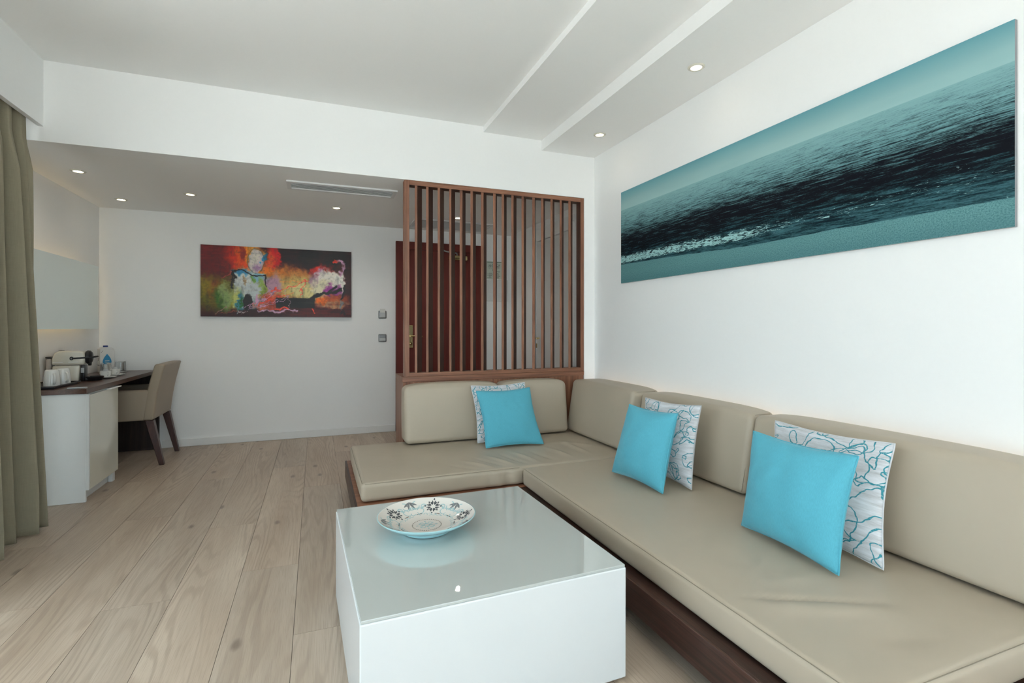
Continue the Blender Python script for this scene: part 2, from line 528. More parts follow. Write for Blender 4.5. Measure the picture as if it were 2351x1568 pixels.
def mat_ocean():
    n = NB('seascape_print')
    s = n.sep(n.coord('UV'))
    u, v = s[0], s[1]
    uu = n.math('MULTIPLY', u, 3.37)
    P = n.comb(uu, v, 0.0)
    # sky
    sky = n.ramp(v, [(0.80, srgb(168, 208, 206)), (0.86, srgb(160, 200, 200)), (1.0, srgb(104, 165, 176))])
    big = n.noise(n.vmul(P, (1.1, 5, 1)), 1.0, 2)
    sky = n.mix(n.maprange(big, 0.35, 0.75, 0, 0.25), sky, srgb(120, 172, 178))
    # sea: waves compress towards the horizon
    dep = n.math('DIVIDE', 0.10, n.math('MAXIMUM', n.math('SUBTRACT', 0.83, v), 0.012))
    W = n.comb(n.math('MULTIPLY', uu, n.math('ADD', n.math('MULTIPLY', dep, 2.2), 1.0)), n.math('MULTIPLY', dep, 9.0), 0.0)
    w1 = n.noise(n.vmul(W, (1.6, 7, 1)), 1.6, 5, 0.62, 0.4)
    w2 = n.noise(n.vmul(P, (7, 95, 1)), 1.0, 4, 0.7, 0.6)
    w3 = n.noise(n.vmul(P, (60, 210, 1)), 1.0, 2, 0.7)
    wave = n.math('ADD', n.math('MULTIPLY', w1, 0.4), n.math('ADD', n.math('MULTIPLY', w2, 0.42), n.math('MULTIPLY', w3, 0.18)))
    vb = n.math('ADD', v, n.math('MULTIPLY', n.math('SUBTRACT', n.noise(n.vmul(P, (0.8, 3, 1)), 1.0, 2), 0.5), 0.06))
    thr = n.ramp(vb, [(0.14, 0.49), (0.25, 0.53), (0.36, 0.58), (0.46, 0.60), (0.56, 0.51), (0.68, 0.45), (0.80, 0.41)])
    t = n.maprange(n.math('SUBTRACT', wave, thr), -0.085, 0.095)
    light = n.ramp(v, [(0.15, srgb(66, 112, 120)), (0.36, srgb(64, 112, 122)), (0.62, srgb(120, 168, 172)), (0.80, srgb(140, 186, 188))])
    darkc = n.ramp(v, [(0.15, srgb(14, 40, 50)), (0.35, srgb(10, 14, 22)), (0.52, srgb(14, 15, 25)), (0.70, srgb(40, 66, 76)), (0.80, srgb(92, 138, 144))])
    sea = n.mix(t, darkc, light)
    # sand line
    edge = n.ramp(u, [(0.0, 0.205), (0.25, 0.185), (0.5, 0.150), (0.75, 0.150), (1.0, 0.140)])
    edge = n.math('ADD', edge, n.math('MULTIPLY', n.math('SUBTRACT', n.noise(n.vmul(P, (5, 5, 1)), 1.0, 3), 0.5), 0.02))
    ev = n.math('SUBTRACT', v, edge)
    # foam
    fz = n.math('ADD', ev, n.math('MULTIPLY', u, -0.09))
    fw = n.math('MULTIPLY', n.maprange(fz, -0.01, 0.03), n.maprange(fz, 0.05, 0.13, 1, 0))
    fu = n.ramp(u, [(0.0, 1.0), (0.5, 0.85), (0.62, 0.35), (1.0, 0.2)])
    fn = n.noise(n.vmul(P, (16, 75, 1)), 1.0, 5, 0.75, 1.0)
    foam = n.math('MULTIPLY', n.maprange(n.math('ADD', fn, n.math('MULTIPLY', n.math('MULTIPLY', fw, fu), 0.24)), 0.66, 0.71), n.maprange(fz, 0.10, 0.28, 1, 0.0))
    sea = n.mix(foam, sea, srgb(168, 216, 216))
    grain = n.noise(n.vmul(P, (130, 130, 1)), 1.0, 3, 0.8)
    sand = n.mix(n.maprange(grain, 0.3, 0.75), srgb(118, 168, 170), srgb(64, 116, 122))
    sand = n.mix(n.maprange(v, 0.0, 0.12, 0.35, 0), sand, srgb(58, 108, 118))
    col = n.mix(n.maprange(ev, -0.002, 0.003), sand, sea)
    col = n.mix(n.maprange(v, 0.797, 0.801), col, sky)
    n.base(n.mix(1.0, col, (0.86, 0.84, 0.84, 1), 'MULTIPLY')); n.rough(0.6); n.set(Specular_IOR_Level=0.12)
    return n.m
M['ocean'] = mat_ocean()

# ------------------------------------------------------------------ setting: shell
struct('wall_back', bx(XL - .15, XRC + .2, YK, YK + .15, 0, ZL + .1), M['wall'], 'white painted back wall with the entry door')
struct('wall_left', bx(XL - .15, XL, YB + .0, YK, 0, ZL + .1), M['wall'], 'white wall behind the desk and mirror')
struct('wall_right', bx(XR, XR + .15, YF, YB, 0, ZC + .1), M['wall'], 'white wall above the long side of the corner sofa')
struct('wall_hall', bx(XRC, XRC + .15, YB + .1, YK, 0, ZL + .1), M['wall'], 'white side wall of the entry hall')
struct('wall_nib', bx(2.121, XR + .15, YB, YB + .1, 0, ZL), M['wall'], 'narrow white wall end beside the slatted screen')
struct('wall_header', bx(XL - .15, XR + .15, YB, YB + .16, ZL, ZC + .1), M['wall'], 'white header wall above the lower ceiling')
struct('ceiling', bx(XW - .15, XS1, YF, YB, ZC, ZC + .12), M['ceil'], 'high white ceiling of the living area')
struct('ceiling', bx(XL - .15, XRC + .2, YB + .16, YK, ZL, ZL + .12), M['ceil'], 'lower white ceiling of the entry and desk area')
struct('trim_1', bx(XS1, XS2, YF, YB, ZS1, ZC + .12), M['ceil'], 'shallow dropped ceiling strip')
struct('trim_2', bx(XS2, XR, YF, YB, ZS2, ZC + .12), M['ceil'], 'deeper dropped ceiling strip with downlights')
# pelmet with its return, in front of the curtain track
pb = bx(XP - .028, XP, YF, YB, 2.325, ZC)
bx(XW - .0, XP - .028, YF, YB, 2.62, ZC, pb)
struct('trim_3', pb, M['wall'], 'white plaster pelmet hiding the curtain track')
# left window wall of the living area: piers and a glazed opening
wl = bx(XW - .15, XW, 3.35, YB + .05, 0, 2.62)
bx(XW - .15, XW, YF, -.6, 0, 2.62, wl); bx(XW - .15, XW, -.6, 3.35, 2.38, ZC + .1, wl)
bx(XW - .15, XW, YF, -.6, 2.62, ZC + .1, wl); bx(XW - .15, XW, 3.35, YB, 2.62, ZC + .1, wl)
struct('wall_window', wl, M['wall'], 'window wall behind the curtain')
wf = bx(XW, -1.15, YF - .15, YF, 0, 2.4); bx(1.55, XR, YF - .15, YF, 0, 2.4, wf); bx(XW, XR, YF - .15, YF, 2.4, ZC + .1, wf)
struct('wall_front', wf, M['wall'], 'front wall around the balcony doors')
def glazing(name, axis, a0, a1, at, z1, n):
    fr = bmesh.new()
    w = .055
    def B(p0, p1, za, zb):
        if axis == 'x': bx(p0, p1, at - .10, at - .03, za, zb, fr)
        else: bx(at - .10, at - .03, p0, p1, za, zb, fr)
    B(a0, a1, 0.0, .05); B(a0, a1, z1 - .06, z1)
    st = (a1 - a0) / n
    for i in range(n + 1):
        c = min(max(a0 + i * st, a0 + w / 2), a1 - w / 2); B(c - w / 2, c + w / 2, .05, z1 - .06)
    o = struct(name, fr, M['aluminium'], 'tall sliding glass doors with slim light frames')
    for i in range(n):
        p0, p1 = a0 + i * st + w / 2 + .002, a0 + (i + 1) * st - w / 2 - .002
        if axis == 'x': g = bx(p0, p1, at - .068, at - .062, .052, z1 - .062)
        else: g = bx(at - .068, at - .062, p0, p1, .052, z1 - .062)
        obj('pane', g, M['pane'], o)
glazing('window_1', 'x', -1.15, 1.55, YF, 2.4, 2)
glazing('window_2', 'y', -.6, 3.35, XW, 2.38, 3)
struct('ground', bx(-220, 220, -220, 220, -4.2, -4.0), plain('distant_ground', (0.20, 0.215, 0.21), .9, .2, .1), 'open ground far below the terrace')
struct('terrace', bx(-7, 7, -8, YF - .15, -.12, -.04), M['terrace'], 'pale terrace outside the balcony doors')
struct('terrace', bx(-7, XW - .15, YF - .15, 7, -.12, -.04), M['terrace'], 'pale terrace outside the side window')

struct('balcony_slab', bx(-3.7, 3.2, -3.4, YF - .16, 2.62, 2.80), M['ceil'], 'balcony slab above the terrace')
struct('balcony_slab', bx(-3.7, XW - .16, YF - .15, 5.0, 2.62, 2.80), M['ceil'], 'balcony slab above the side terrace')
# floor: screed and single oak planks
fl = struct('floor', bx(XW, XR, YF, YB, -.06, -.008), M['stone_under'], 'washed oak plank floor')
bm2 = bx(XL, XRC, YB, YK, -.06, -.008)
obj('subfloor', bm2, M['stone_under'], fl)
pw, x00 = .243, -.807
ub = bx(-.5, .5, -.5, .5, -.008, 0)
pm = mesh_of('plank', ub); pm.materials.append(M['oak'])
k0 = int(math.floor((XL - x00) / pw)); k1 = int(math.ceil((XR - x00) / pw))
L = 1.86
anchors = {1: 3.29, 2: 2.65, 8: 1.69, 0: 4.35, -1: 3.6, 3: 3.9, 4: 4.9}
for k in range(k0, k1):
    xa, xb = max(x00 + k * pw, XL + .002), min(x00 + (k + 1) * pw, XR - .002)
    if xb - xa < .02: continue
    y = anchors.get(k, 1.2 + ((k * 0.617) % 1) * L)
    while y > YF: y -= L
    while y < YK:
        ya, yb = max(y, YF + .002), min(y + L, YK - .002)
        y += L
        if yb - ya < .03: continue
        x1, x2 = xa, xb
        if ya < YB: x1 = max(x1, XW + .002) if yb < YB + .5 else x1
        o = bpy.data.objects.new('plank', pm); COL.objects.link(o)
        o.location = ((x1 + x2) / 2, (ya + yb) / 2, 0)
        o.scale = (x2 - x1 - .0017, yb - ya - .0014, 1)
        o.parent = fl; o.matrix_parent_inverse = fl.matrix_basis.inverted()

struct('baseboard_back', bx(-1.35, .815, YK - .014, YK, .001, .073, None, .003), M['trim'], 'low white baseboard along the back wall')

# ------------------------------------------------------------------ doors
d1 = struct('door_1', bx(.91, 1.72, YK - .03, YK - .004, .006, 2.0), M['mahog'], 'dark red mahogany entry door with brass fittings')
fb = bx(.819, .908, YK - .045, YK, 0.001, 2.09, None, .004); obj('door_jamb', fb, M['mahog'], d1)
obj('door_jamb', bx(1.722, 1.811, YK - .045, YK, 0.001, 2.09, None, .004), M['mahog'], d1)
obj('door_head', bx(.908, 1.722, YK - .045, YK, 2.002, 2.09, None, .004), M['mahog_x'], d1)
hp = obj('handle_plate', bx(.950, 1.003, YK - .037, YK - .0301, .915, 1.165, None, .003), M['brass'], d1)
hb = tube([(.977, YK - .037, 1.045), (.977, YK - .085, 1.045)], .010)
tube([(.972, YK - .082, 1.045), (1.01, YK - .085, 1.047), (1.06, YK - .083, 1.044), (1.10, YK - .082, 1.04)], [.011, .0095, .009, .008], bm=hb)
obj('lever_handle', hb, M['brass'], hp, sm=50)
kb = xform(lathe([(0, 0), (.017, 0), (.019, .012), (.012, .028), (0, .03)], 20), Matrix.Translation((.977, YK - .037, .96)) @ Matrix.Rotation(PI / 2, 4, 'X'))
obj('lock_knob', kb, M['brass'], hp, sm=50)
cb = bx(1.40, 1.62, YK - .085, YK - .031, 1.905, 1.96, None, .012, 3)
obj('door_closer', cb, M['brass'], d1, sm=40)
ab = tube([(1.5, YK - .06, 1.96), (1.5, YK - .06, 1.985), (1.36, YK - .10, 1.995), (1.30, YK - .055, 2.03)], .008)
obj('closer_arm', ab, M['steel'], d1, sm=50)

d2 = struct('door_2', bx(XRC - .018, XRC, 4.13, 4.86, .006, 2.03), M['door_white'], 'white interior door in the entry hall wall')
obj('door_jamb', bx(XRC - .026, XRC, 4.868, 4.935, .001, 2.10, None, .003), M['trim'], d2)
obj('door_jamb', bx(XRC - .026, XRC, 4.055, 4.122, .001, 2.10, None, .003), M['trim'], d2)
obj('door_head', bx(XRC - .026, XRC, 4.122, 4.868, 2.038, 2.10, None, .003), M['trim'], d2)
obj('transom_panel', bx(XRC - .012, XRC, 4.055, 4.935, 2.104, 2.17, None, .002), M['trim'], d2)
lh = tube([(XRC - .018, 4.80, 1.03), (XRC - .07, 4.80, 1.03), (XRC - .072, 4.72, 1.028)], .009)
xform_k = tube([(XRC - .018, 4.80, .975), (XRC - .045, 4.80, .975)], .006)
obj('lever_handle', lh, M['brass'], d2, sm=50)
kk = bx(XRC - .05, XRC - .044, 4.79, 4.81, .93, .975); obj('door_key', kk, M['brass'], d2)

# ------------------------------------------------------------------ ceiling fittings
def downlight(x, y, z, label, power=1.6):
    t = thing('downlight', label, 'ceiling light', (x, y, z), 'round recessed ceiling downlights')
    ring = lathe([(.028, -.001), (.030, -.006), (.040, -.007), (.046, -.002), (.046, 0), (.028, 0)], 32, (x, y, z))
    obj('ring', ring, M['cream'], t, sm=40)
    obj('lens', lathe([(0, -.0045), (.0285, -.0035), (.0285, -.001), (0, -.001)], 24, (x, y, z)), M['lamp'], t, sm=40)
    l = bpy.data.lights.new('downlight_beam', 'SPOT')
    l.energy = power; l.color = (1.0, .92, .82); l.spot_size = math.radians(150); l.spot_blend = 1.0; l.shadow_soft_size = .022
    lo = bpy.data.objects.new('downlight_beam', l); COL.objects.link(lo)
    lo.location = (x, y, z - .02); lo.parent = t; lo.matrix_parent_inverse = t.matrix_basis.inverted()
downlight(-1.552, 4.40, ZL, 'small round downlight in the low ceiling nearest the curtain')
downlight(-1.551, 5.24, ZL, 'small round downlight in the low ceiling corner above the desk and chair', .3)
downlight(-.962, 4.83, ZL, 'small round downlight in the low ceiling between mirror and abstract painting', 3.0)
downlight(.178, 4.89, ZL, 'small round downlight behind the ceiling air vent', 9.0)
downlight(1.326, 4.90, ZL, 'small round downlight seen through the slatted screen before the entry door', 9.0)
downlight(1.988, 3.30, ZS2, 'round downlight in the dropped ceiling strip close to the header wall', .5)
downlight(1.974, 2.25, ZS2, 'round downlight in the dropped ceiling strip above the seascape picture', .5)

# linear air conditioning vent
v0, v1, w0, w1 = -.205, .61, 4.10, 4.325
t = thing('air_vent', 'long white slot air vent set in the low ceiling', 'air vent', ((v0 + v1) / 2, (w0 + w1) / 2, ZL - .012))
fb = bmesh.new()
for a in ((v0, v1, w0, w0 + .028), (v0, v1, w1 - .028, w1), (v0, v0 + .028, w0 + .028, w1 - .028), (v1 - .028, v1, w0 + .028, w1 - .028)):
    bx(a[0], a[1], a[2], a[3], ZL - .012, ZL, fb)
obj('frame', fb, M['grille'], t)
obj('backing', bx(v0 + .028, v1 - .028, w0 + .028, w1 - .028, ZL - .002, ZL), M['steel'], t)
sb = xform(bx(-(v1 - v0) / 2 + .03, (v1 - v0) / 2 - .03, -.013, .013, -.0015, .0015), Matrix.Rotation(math.radians(14), 4, 'X'))
sm_ = mesh_of('louvre', sb); sm_.materials.append(M['grille'])
for i in range(5):
    o = bpy.data.objects.new('louvre', sm_); COL.objects.link(o)
    o.location = ((v0 + v1) / 2, w0 + .056 + i * .031, ZL - .0075); o.parent = t; o.matrix_parent_inverse = t.matrix_basis.inverted()
# return air grille near the entry door
v0, v1, w0, w1 = .93, 1.765, 5.06, 5.50
t = thing('ceiling_grille', 'wide white return air grille in the low ceiling before the door', 'air grille', ((v0 + v1) / 2, (w0 + w1) / 2, ZL - .012))
fb = bmesh.new()
for a in ((v0, v1, w0, w0 + .025), (v0, v1, w1 - .025, w1), (v0, v0 + .025, w0 + .025, w1 - .025), (v1 - .025, v1, w0 + .025, w1 - .025), ((v0 + v1) / 2 - .005, (v0 + v1) / 2 + .005, w0 + .025, w1 - .025)):
    bx(a[0], a[1], a[2], a[3], ZL - .012, ZL, fb)
obj('frame', fb, M['grille'], t)
obj('backing', bx(v0 + .025, v1 - .025, w0 + .025, w1 - .025, ZL - .002, ZL), M['steel'], t)
sb = xform(bx(-(v1 - v0) / 2 + .026, (v1 - v0) / 2 - .026, -.011, .011, -.001, .001), Matrix.Rotation(math.radians(25), 4, 'X'))
sm_ = mesh_of('louvre', sb); sm_.materials.append(M['grille'])
for i in range(17):
    o = bpy.data.objects.new('louvre', sm_); COL.objects.link(o)
    o.location = ((v0 + v1) / 2, w0 + .037 + i * .0228, ZL - .007); o.parent = t; o.matrix_parent_inverse = t.matrix_basis.inverted()

# ------------------------------------------------------------------ slatted screen and low partition
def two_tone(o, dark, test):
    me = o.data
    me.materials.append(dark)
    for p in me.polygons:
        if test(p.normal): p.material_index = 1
t = thing('slatted_screen', 'tall walnut screen of angled vertical slats above the corner sofa', 'screen', (1.37, YB, .775))
SX0, SX1, SZ0, SZ1, SD = .612, 2.119, .775, ZL - .001, .075
SY = YB
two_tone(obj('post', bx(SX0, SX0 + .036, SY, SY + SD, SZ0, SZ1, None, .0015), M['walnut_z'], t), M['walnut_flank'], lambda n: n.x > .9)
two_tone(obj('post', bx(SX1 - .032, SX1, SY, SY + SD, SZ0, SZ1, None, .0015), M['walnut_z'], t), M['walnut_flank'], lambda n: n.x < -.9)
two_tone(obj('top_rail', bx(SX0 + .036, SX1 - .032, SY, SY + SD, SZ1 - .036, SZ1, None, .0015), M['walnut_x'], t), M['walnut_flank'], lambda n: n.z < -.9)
obj('bottom_rail', bx(SX0 + .036, SX1 - .032, SY, SY + SD, SZ0, SZ0 + .028, None, .0015), M['walnut_x'], t)
sl = [(953.6, 959.3, 970), (979.6, 985, 995), (1006, 1011.2, 1020.4), (1032.3, 1037.5, 1046), (1056.8, 1062.8, 1070), (1081.3, 1087, 1093.7),
      (1105.5, 1111.3, 1118.2), (1133.3, 1138.8, 1142.0), (1152.7, 1158, 1164.3), (1175.4, 1180.2, 1187), (1198.5, 1204, 1209),
      (1223.4, 1229, 1230.8), (1243.4, 1248.8, 1252), (1264.9, 1270, 1274), (1286, 1291, 1295), (1306, 1311.4, 1315.4)]
def ray_x(u, y):
    a = (u - 2351 / 2) / FPX
    return y * (math.sin(YAW) + a * math.cos(YAW)) / (math.cos(YAW) - a * math.sin(YAW))
for a, b, c in sl:
    a, b, c = a - 1.2, b - 1.2, c - 1.2
    xa, xb = ray_x(a, SY + .004), ray_x(b, SY + .004)
    xr = ray_x(c, SY + SD - .006)
    dx = xr - xb
    poly = [(xa, SY + .004), (xb, SY + .004), (xb + dx, SY + SD - .006), (xa + dx, SY + SD - .006)]
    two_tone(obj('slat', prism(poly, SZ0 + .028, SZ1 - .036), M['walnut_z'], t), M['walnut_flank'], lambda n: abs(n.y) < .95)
t = thing('low_partition', 'low walnut partition cabinet under the slatted screen behind the sofa', 'partition', (1.36, YB + .17, 0))
obj('body', bx(.600, 2.115, YB, YB + .335, .001, .735), M['walnut_z'], t)
obj('cap', bx(.596, 2.119, YB - .003, YB + .338, .736, .774, None, .0015), M['walnut_x'], t)

# ------------------------------------------------------------------ sofa
SEAT, LEDGE, BB = .304, .196, .085
REST = SEAT + .0125
t = thing('sofa_base', 'dark walnut L-shaped platform base under the corner sofa cushions', 'sofa base', (1.2, 2.4, 0))
obj('platform', bx(.205, 2.2, 2.765, YB - .012, .12, LEDGE), M['walnut_x'], t)
obj('platform', bx(1.106, 2.2, .72, 2.763, .12, LEDGE), M['walnut_y'], t)
obj('fascia_board', bx(1.094, 1.106, .72, 2.752, BB, LEDGE + .002, None, .002), M['walnut_y'], t)
obj('fascia_board', bx(.205, 1.094, 2.753, 2.765, BB, LEDGE + .002, None, .002), M['walnut_x'], t)
obj('fascia_board', bx(.193, .205, 2.753, YB - .012, BB, LEDGE + .002, None, .002), M['walnut_y'], t)
obj('fascia_board', bx(1.106, 2.2, .708, .72, BB, LEDGE + .002, None, .002), M['walnut_x'], t)
pl = bx(.33, 2.15, 2.92, YB - .05, .001, .12); bx(1.22, 2.15, .85, 2.92, .001, .12, pl)
obj('plinth', pl, M['dark'], t)

def creases(P, cs, axis=2, side=1, thr=None):
    """cs: (x0,y0,x1,y1,width,depth)"""
    Q = P.copy()
    for x0, y0, x1, y1, w, d in cs:
        ax, ay = x1 - x0, y1 - y0; L2 = ax * ax + ay * ay
        s = np.clip(((P[:, 0] - x0) * ax + (P[:, 1] - y0) * ay) / L2, 0, 1)
        dx, dy = P[:, 0] - x0 - s * ax, P[:, 1] - y0 - s * ay
        dist = np.sqrt(dx * dx + dy * dy)
        fade = np.sin(PI * np.clip(s, 0.02, 0.98))
        g = d * np.exp(-(dist / w) ** 2) * fade
        Q[:, 2] += np.where(P[:, 2] > thr, g, 0)
    return Q

def seam_loop(pts, r=.0014):
    return tube(pts, r, 5, closed=True)

# seat under the slatted screen
def f1(P):
    P = P.copy()
    # sides lean in a little at the bottom, front edge soft
    top = P[:, 2] > SEAT - .03
    n = (fbm(P[:, 0] * 5, P[:, 1] * 5, 3) - .5) * .005 * np.clip((P[:, 1] - 2.83) / .1, 0, 1) * np.clip((P[:, 0] - .25) / .1, 0, 1)
    P[:, 2] += np.where(top, n, 0)
    c = [(1.00, 2.83, .85, 3.05, .014, 0.011), (1.08, 2.83, .93, 3.10, .012, -0.009), (1.14, 2.84, 1.02, 3.12, .014, 0.011),
         (1.22, 2.84, 1.12, 3.14, .012, -0.009), (1.30, 2.85, 1.22, 3.15, .014, 0.011), (1.42, 2.86, 1.34, 3.12, .014, -0.009),
         (1.55, 2.86, 1.48, 3.2, .018, 0.011), (1.70, 2.9, 1.66, 3.35, .02, 0.009), (.9, 2.84, .74, 3.0, .015, -0.007), (1.6, 3.3, 1.85, 3.1, .03, 0.011)]
    P = creases(P, c, thr=SEAT - .03)
    front = (P[:, 1] < 2.84) & (P[:, 2] < SEAT - .01)
    P[:, 1] += np.where(front, .004 * np.sin(P[:, 0] * 55) * np.clip((P[:, 0] - .7) * 2.5, 0, 1), 0)
    return P
cb = rbox((.226, 2.805, LEDGE + .0025), (2.165, YB - .016, SEAT), .026, .013, (.004, .003, .006), f1, 5)
o = tag(obj('seat_cushion', cb, M['leather'], sm=70), 'beige leatherette seat cushion with creases below the slatted screen', 'seat cushion', 'sofa seat cushions')
yz = SEAT - .0058
obj('piping', tube([(.245, 2.8118, yz - .001), (.6, 2.8098, yz + .001), (1.0, 2.8095, yz + .0015), (1.14, 2.810, yz + .001)], .0012, 5), M['seam'], o)
obj('piping', tube([(.2325, 2.83, yz), (.2295, 3.3, yz + .002), (.2325, 3.74, yz)], .0012, 5), M['seam'], o)
# long seat along the seascape wall
def f2(P):
    P = P.copy()
    top = P[:, 2] > SEAT - .03
    n = (fbm(P[:, 0] * 4, P[:, 1] * 4, 9) - .5) * .005 * np.clip((P[:, 0] - 1.18) / .1, 0, 1) * np.clip((P[:, 1] - .78) / .1, 0, 1)
    P[:, 2] += np.where(top, n, 0)
    c = [(1.20, 1.215, 1.64, 1.00, .013, -.012), (1.20, 1.165, 1.60, .965, .04, .012), (1.32, 1.35, 1.55, 1.42, .03, -.004),
         (1.30, 1.55, 1.5, 1.66, .03, .004), (1.35, 1.22, 1.62, 1.22, .03, .004), (1.35, .92, 1.65, .84, .04, -.006), (1.5, .84, 1.8, .82, .04, .004)]
    return creases(P, c, thr=SEAT - .03)
cb = rbox((1.150, .757, LEDGE + .0025), (2.165, 2.792, SEAT), .022, .013, (.005, .003, .007), f2, 5)
o = tag(obj('seat_cushion', cb, M['leather'], sm=70), 'long beige leatherette seat cushion running below the seascape picture', 'seat cushion', 'sofa seat cushions')
obj('piping', tube([(1.1555, 2.775, yz), (1.153, 2.3, yz + .0015), (1.1525, 1.8, yz + .0022), (1.153, 1.2, yz + .0015), (1.1555, .775, yz)], .0012, 5), M['seam'], o)
obj('piping', tube([(1.165, .7625, yz), (1.4, .760, yz + .0015), (1.65, .7592, yz + .0022), (1.9, .760, yz + .0015), (2.15, .7625, yz)], .0012, 5), M['seam'], o)

# back cushions
def back_x(x0, x1, label, top=.727, lean=.055, yf=3.563):
    def fn(P):
        P = P.copy()
        k = np.clip((P[:, 2] - SEAT) / (top - SEAT), 0, 1)
        w = np.clip((YB - .01 - P[:, 1]) / .19, 0, 1)
        P[:, 1] += lean * k * w
        mid = np.clip(1 - ((P[:, 0] - (x0 + x1) / 2) / ((x1 - x0) / 2)) ** 2, 0, 1)
        P[:, 2] -= .018 * (1 - mid) ** 3 * k
        return P
    b = rbox((x0, yf, REST), (x1, YB - .01, top), .035, .03, (.004, .016, .010), fn, 5)
    return tag(obj('back_cushion', b, M['leather'], sm=70), label, 'back cushion', 'sofa back cushions')
def back_y(y0, y1, xf, xr, label, top=.724, lean=.06):
    def fn(P):
        P = P.copy()
        k = np.clip((P[:, 2] - SEAT) / (top - SEAT), 0, 1)
        w = np.clip((xr - P[:, 0]) / (xr - xf), 0, 1)
        P[:, 0] += lean * k * w
        mid = np.clip(1 - ((P[:, 1] - (y0 + y1) / 2) / ((y1 - y0) / 2)) ** 2, 0, 1)
        P[:, 2] -= .016 * (1 - mid) ** 3 * k
        return P
    b = rbox((xf, y0, REST), (xr, y1, top), .030, .03, (.014, .003, .008), fn, 5)
    o = tag(obj('back_cushion', b, M['leather'], sm=70), label, 'back cushion', 'sofa back cushions')
    pts = [(xf + .006, y0 + .012, SEAT + .03), (xf + .012 + lean * .5, y0 + .009, (SEAT + top) / 2), (xf + .009 + lean * .96, y0 + .012, top - .032), (xf + .04 + lean, y0 + .012, top - .018), (xr - .03, y0 + .012, top - .018)]
    obj('piping', tube(pts, .0013, 5), M['seam'], o)
    return o
XG = ray_x(1149.5, 3.60)
back_x(.585, XG - .0055, 'beige back cushion at the open end of the sofa below the screen', .728)
back_x(XG + .0055, 1.872, 'beige back cushion below the screen right next to the sofa corner', .724)
back_y(2.815, 3.66, 1.885, 2.165, 'beige back cushion at the sofa corner on the seascape wall side', .728, .065)
back_y(1.895, 2.805, 1.945, 2.168, 'beige back cushion behind the middle pair of throw pillows', .722, .06)
back_y(.775, 1.882, 1.942, 2.17, 'long beige back cushion behind the larger throw pillow pair', .722, .06)
# LED line behind the back cushions
t = thing('wall_light_strip', 'thin glowing light strip hidden behind the sofa back cushions', 'light strip', (2.205, 2.2, .60))
obj('channel', bx(2.196, XR, .80, 3.70, .585, .600), M['trim'], t)
obj('diffuser', bx(2.199, 2.218, .81, 3.69, .6005, .606), M['led_white'], t)

# ------------------------------------------------------------------ throw pillows
def pillow(name, BL, BR, TL, TR, T, mat, label, group, seed=0, flip=1):
    n = 40
    BL, BR, TL, TR = [np.array(p, float) for p in (BL, BR, TL, TR)]
    nrm = np.cross(BR - BL, TL - BL); nrm /= np.linalg.norm(nrm); nrm *= flip
    g = np.linspace(-1, 1, n + 1)
    g = np.sign(g) * (1 - (1 - np.abs(g)) ** 1.25)
    U, W = np.meshgrid(g, g)
    cu, cw = U * (1 - .075 * (1 - W ** 2) ** 1.3), W * (1 - .065 * (1 - U ** 2) ** 1.3)
    # pull the sides in, keep the corners sharp
    s, r = (cu + 1) / 2, (cw + 1) / 2
    B = ((1 - s) * (1 - r))[..., None] * BL + (s * (1 - r))[..., None] * BR + ((1 - s) * r)[..., None] * TL + (s * r)[..., None] * TR
    th = (np.clip(1 - U ** 2, 0, 1) * np.clip(1 - W ** 2, 0, 1)) ** .48
    wr = (fbm(U * 3 + seed, W * 3, seed) - .5)
    edge = np.clip(1 - th, 0, 1)
    ang = np.arctan2(W, U)
    rad = .010 * (fbm(ang * 4.5 + seed, th * 1.5, seed + 5) - .5) * edge * th * 4 + .004 * np.sin(U * 5 + W * 2 + seed) * th
    V, F, uv = [], [], []
    idx = {}
    for side in (1, -1):
        D = T / 2 * th * (1 + .25 * wr * side) + rad * .5
        for i in range(n + 1):
            for j in range(n + 1):
                bd = i in (0, n) or j in (0, n)
                if side == -1 and bd:
                    idx[(side, i, j)] = idx[(1, i, j)]; continue
                idx[(side, i, j)] = len(V)
                V.append(B[i, j] + nrm * side * (0 if bd else D[i, j])); uv.append(((U[i, j] + 1) / 2, (W[i, j] + 1) / 2 + (0 if side > 0 else 1.3)))
        for i in range(n):
            for j in range(n):
                q = [idx[(side, i, j)], idx[(side, i, j + 1)], idx[(side, i + 1, j + 1)], idx[(side, i + 1, j)]]
                F.append(q if side * flip > 0 else q[::-1])
    me = mesh_of(name, (V, F))
    lay = me.uv_layers.new(name='UVMap')
    for lp in me.loops: lay.data[lp.index].uv = uv[lp.vertex_index]
    smooth(me)
    o = obj(name, me, mat)
    tag(o, label, 'pillow', group)
    return o, B
def seam_pillow(o, B, mat):
    n = B.shape[0] - 1
    pts = [tuple(B[0, j]) for j in range(0, n, 2)] + [tuple(B[i, n]) for i in range(0, n, 2)] + [tuple(B[n, j]) for j in range(n, 0, -2)] + [tuple(B[i, 0]) for i in range(n, 0, -2)]
    obj('edge_seam', tube(pts, .0028, 6, closed=True), mat, o)
GA, GB = 'turquoise throw pillows', 'scribble print throw pillows'
Z0 = SEAT + .018
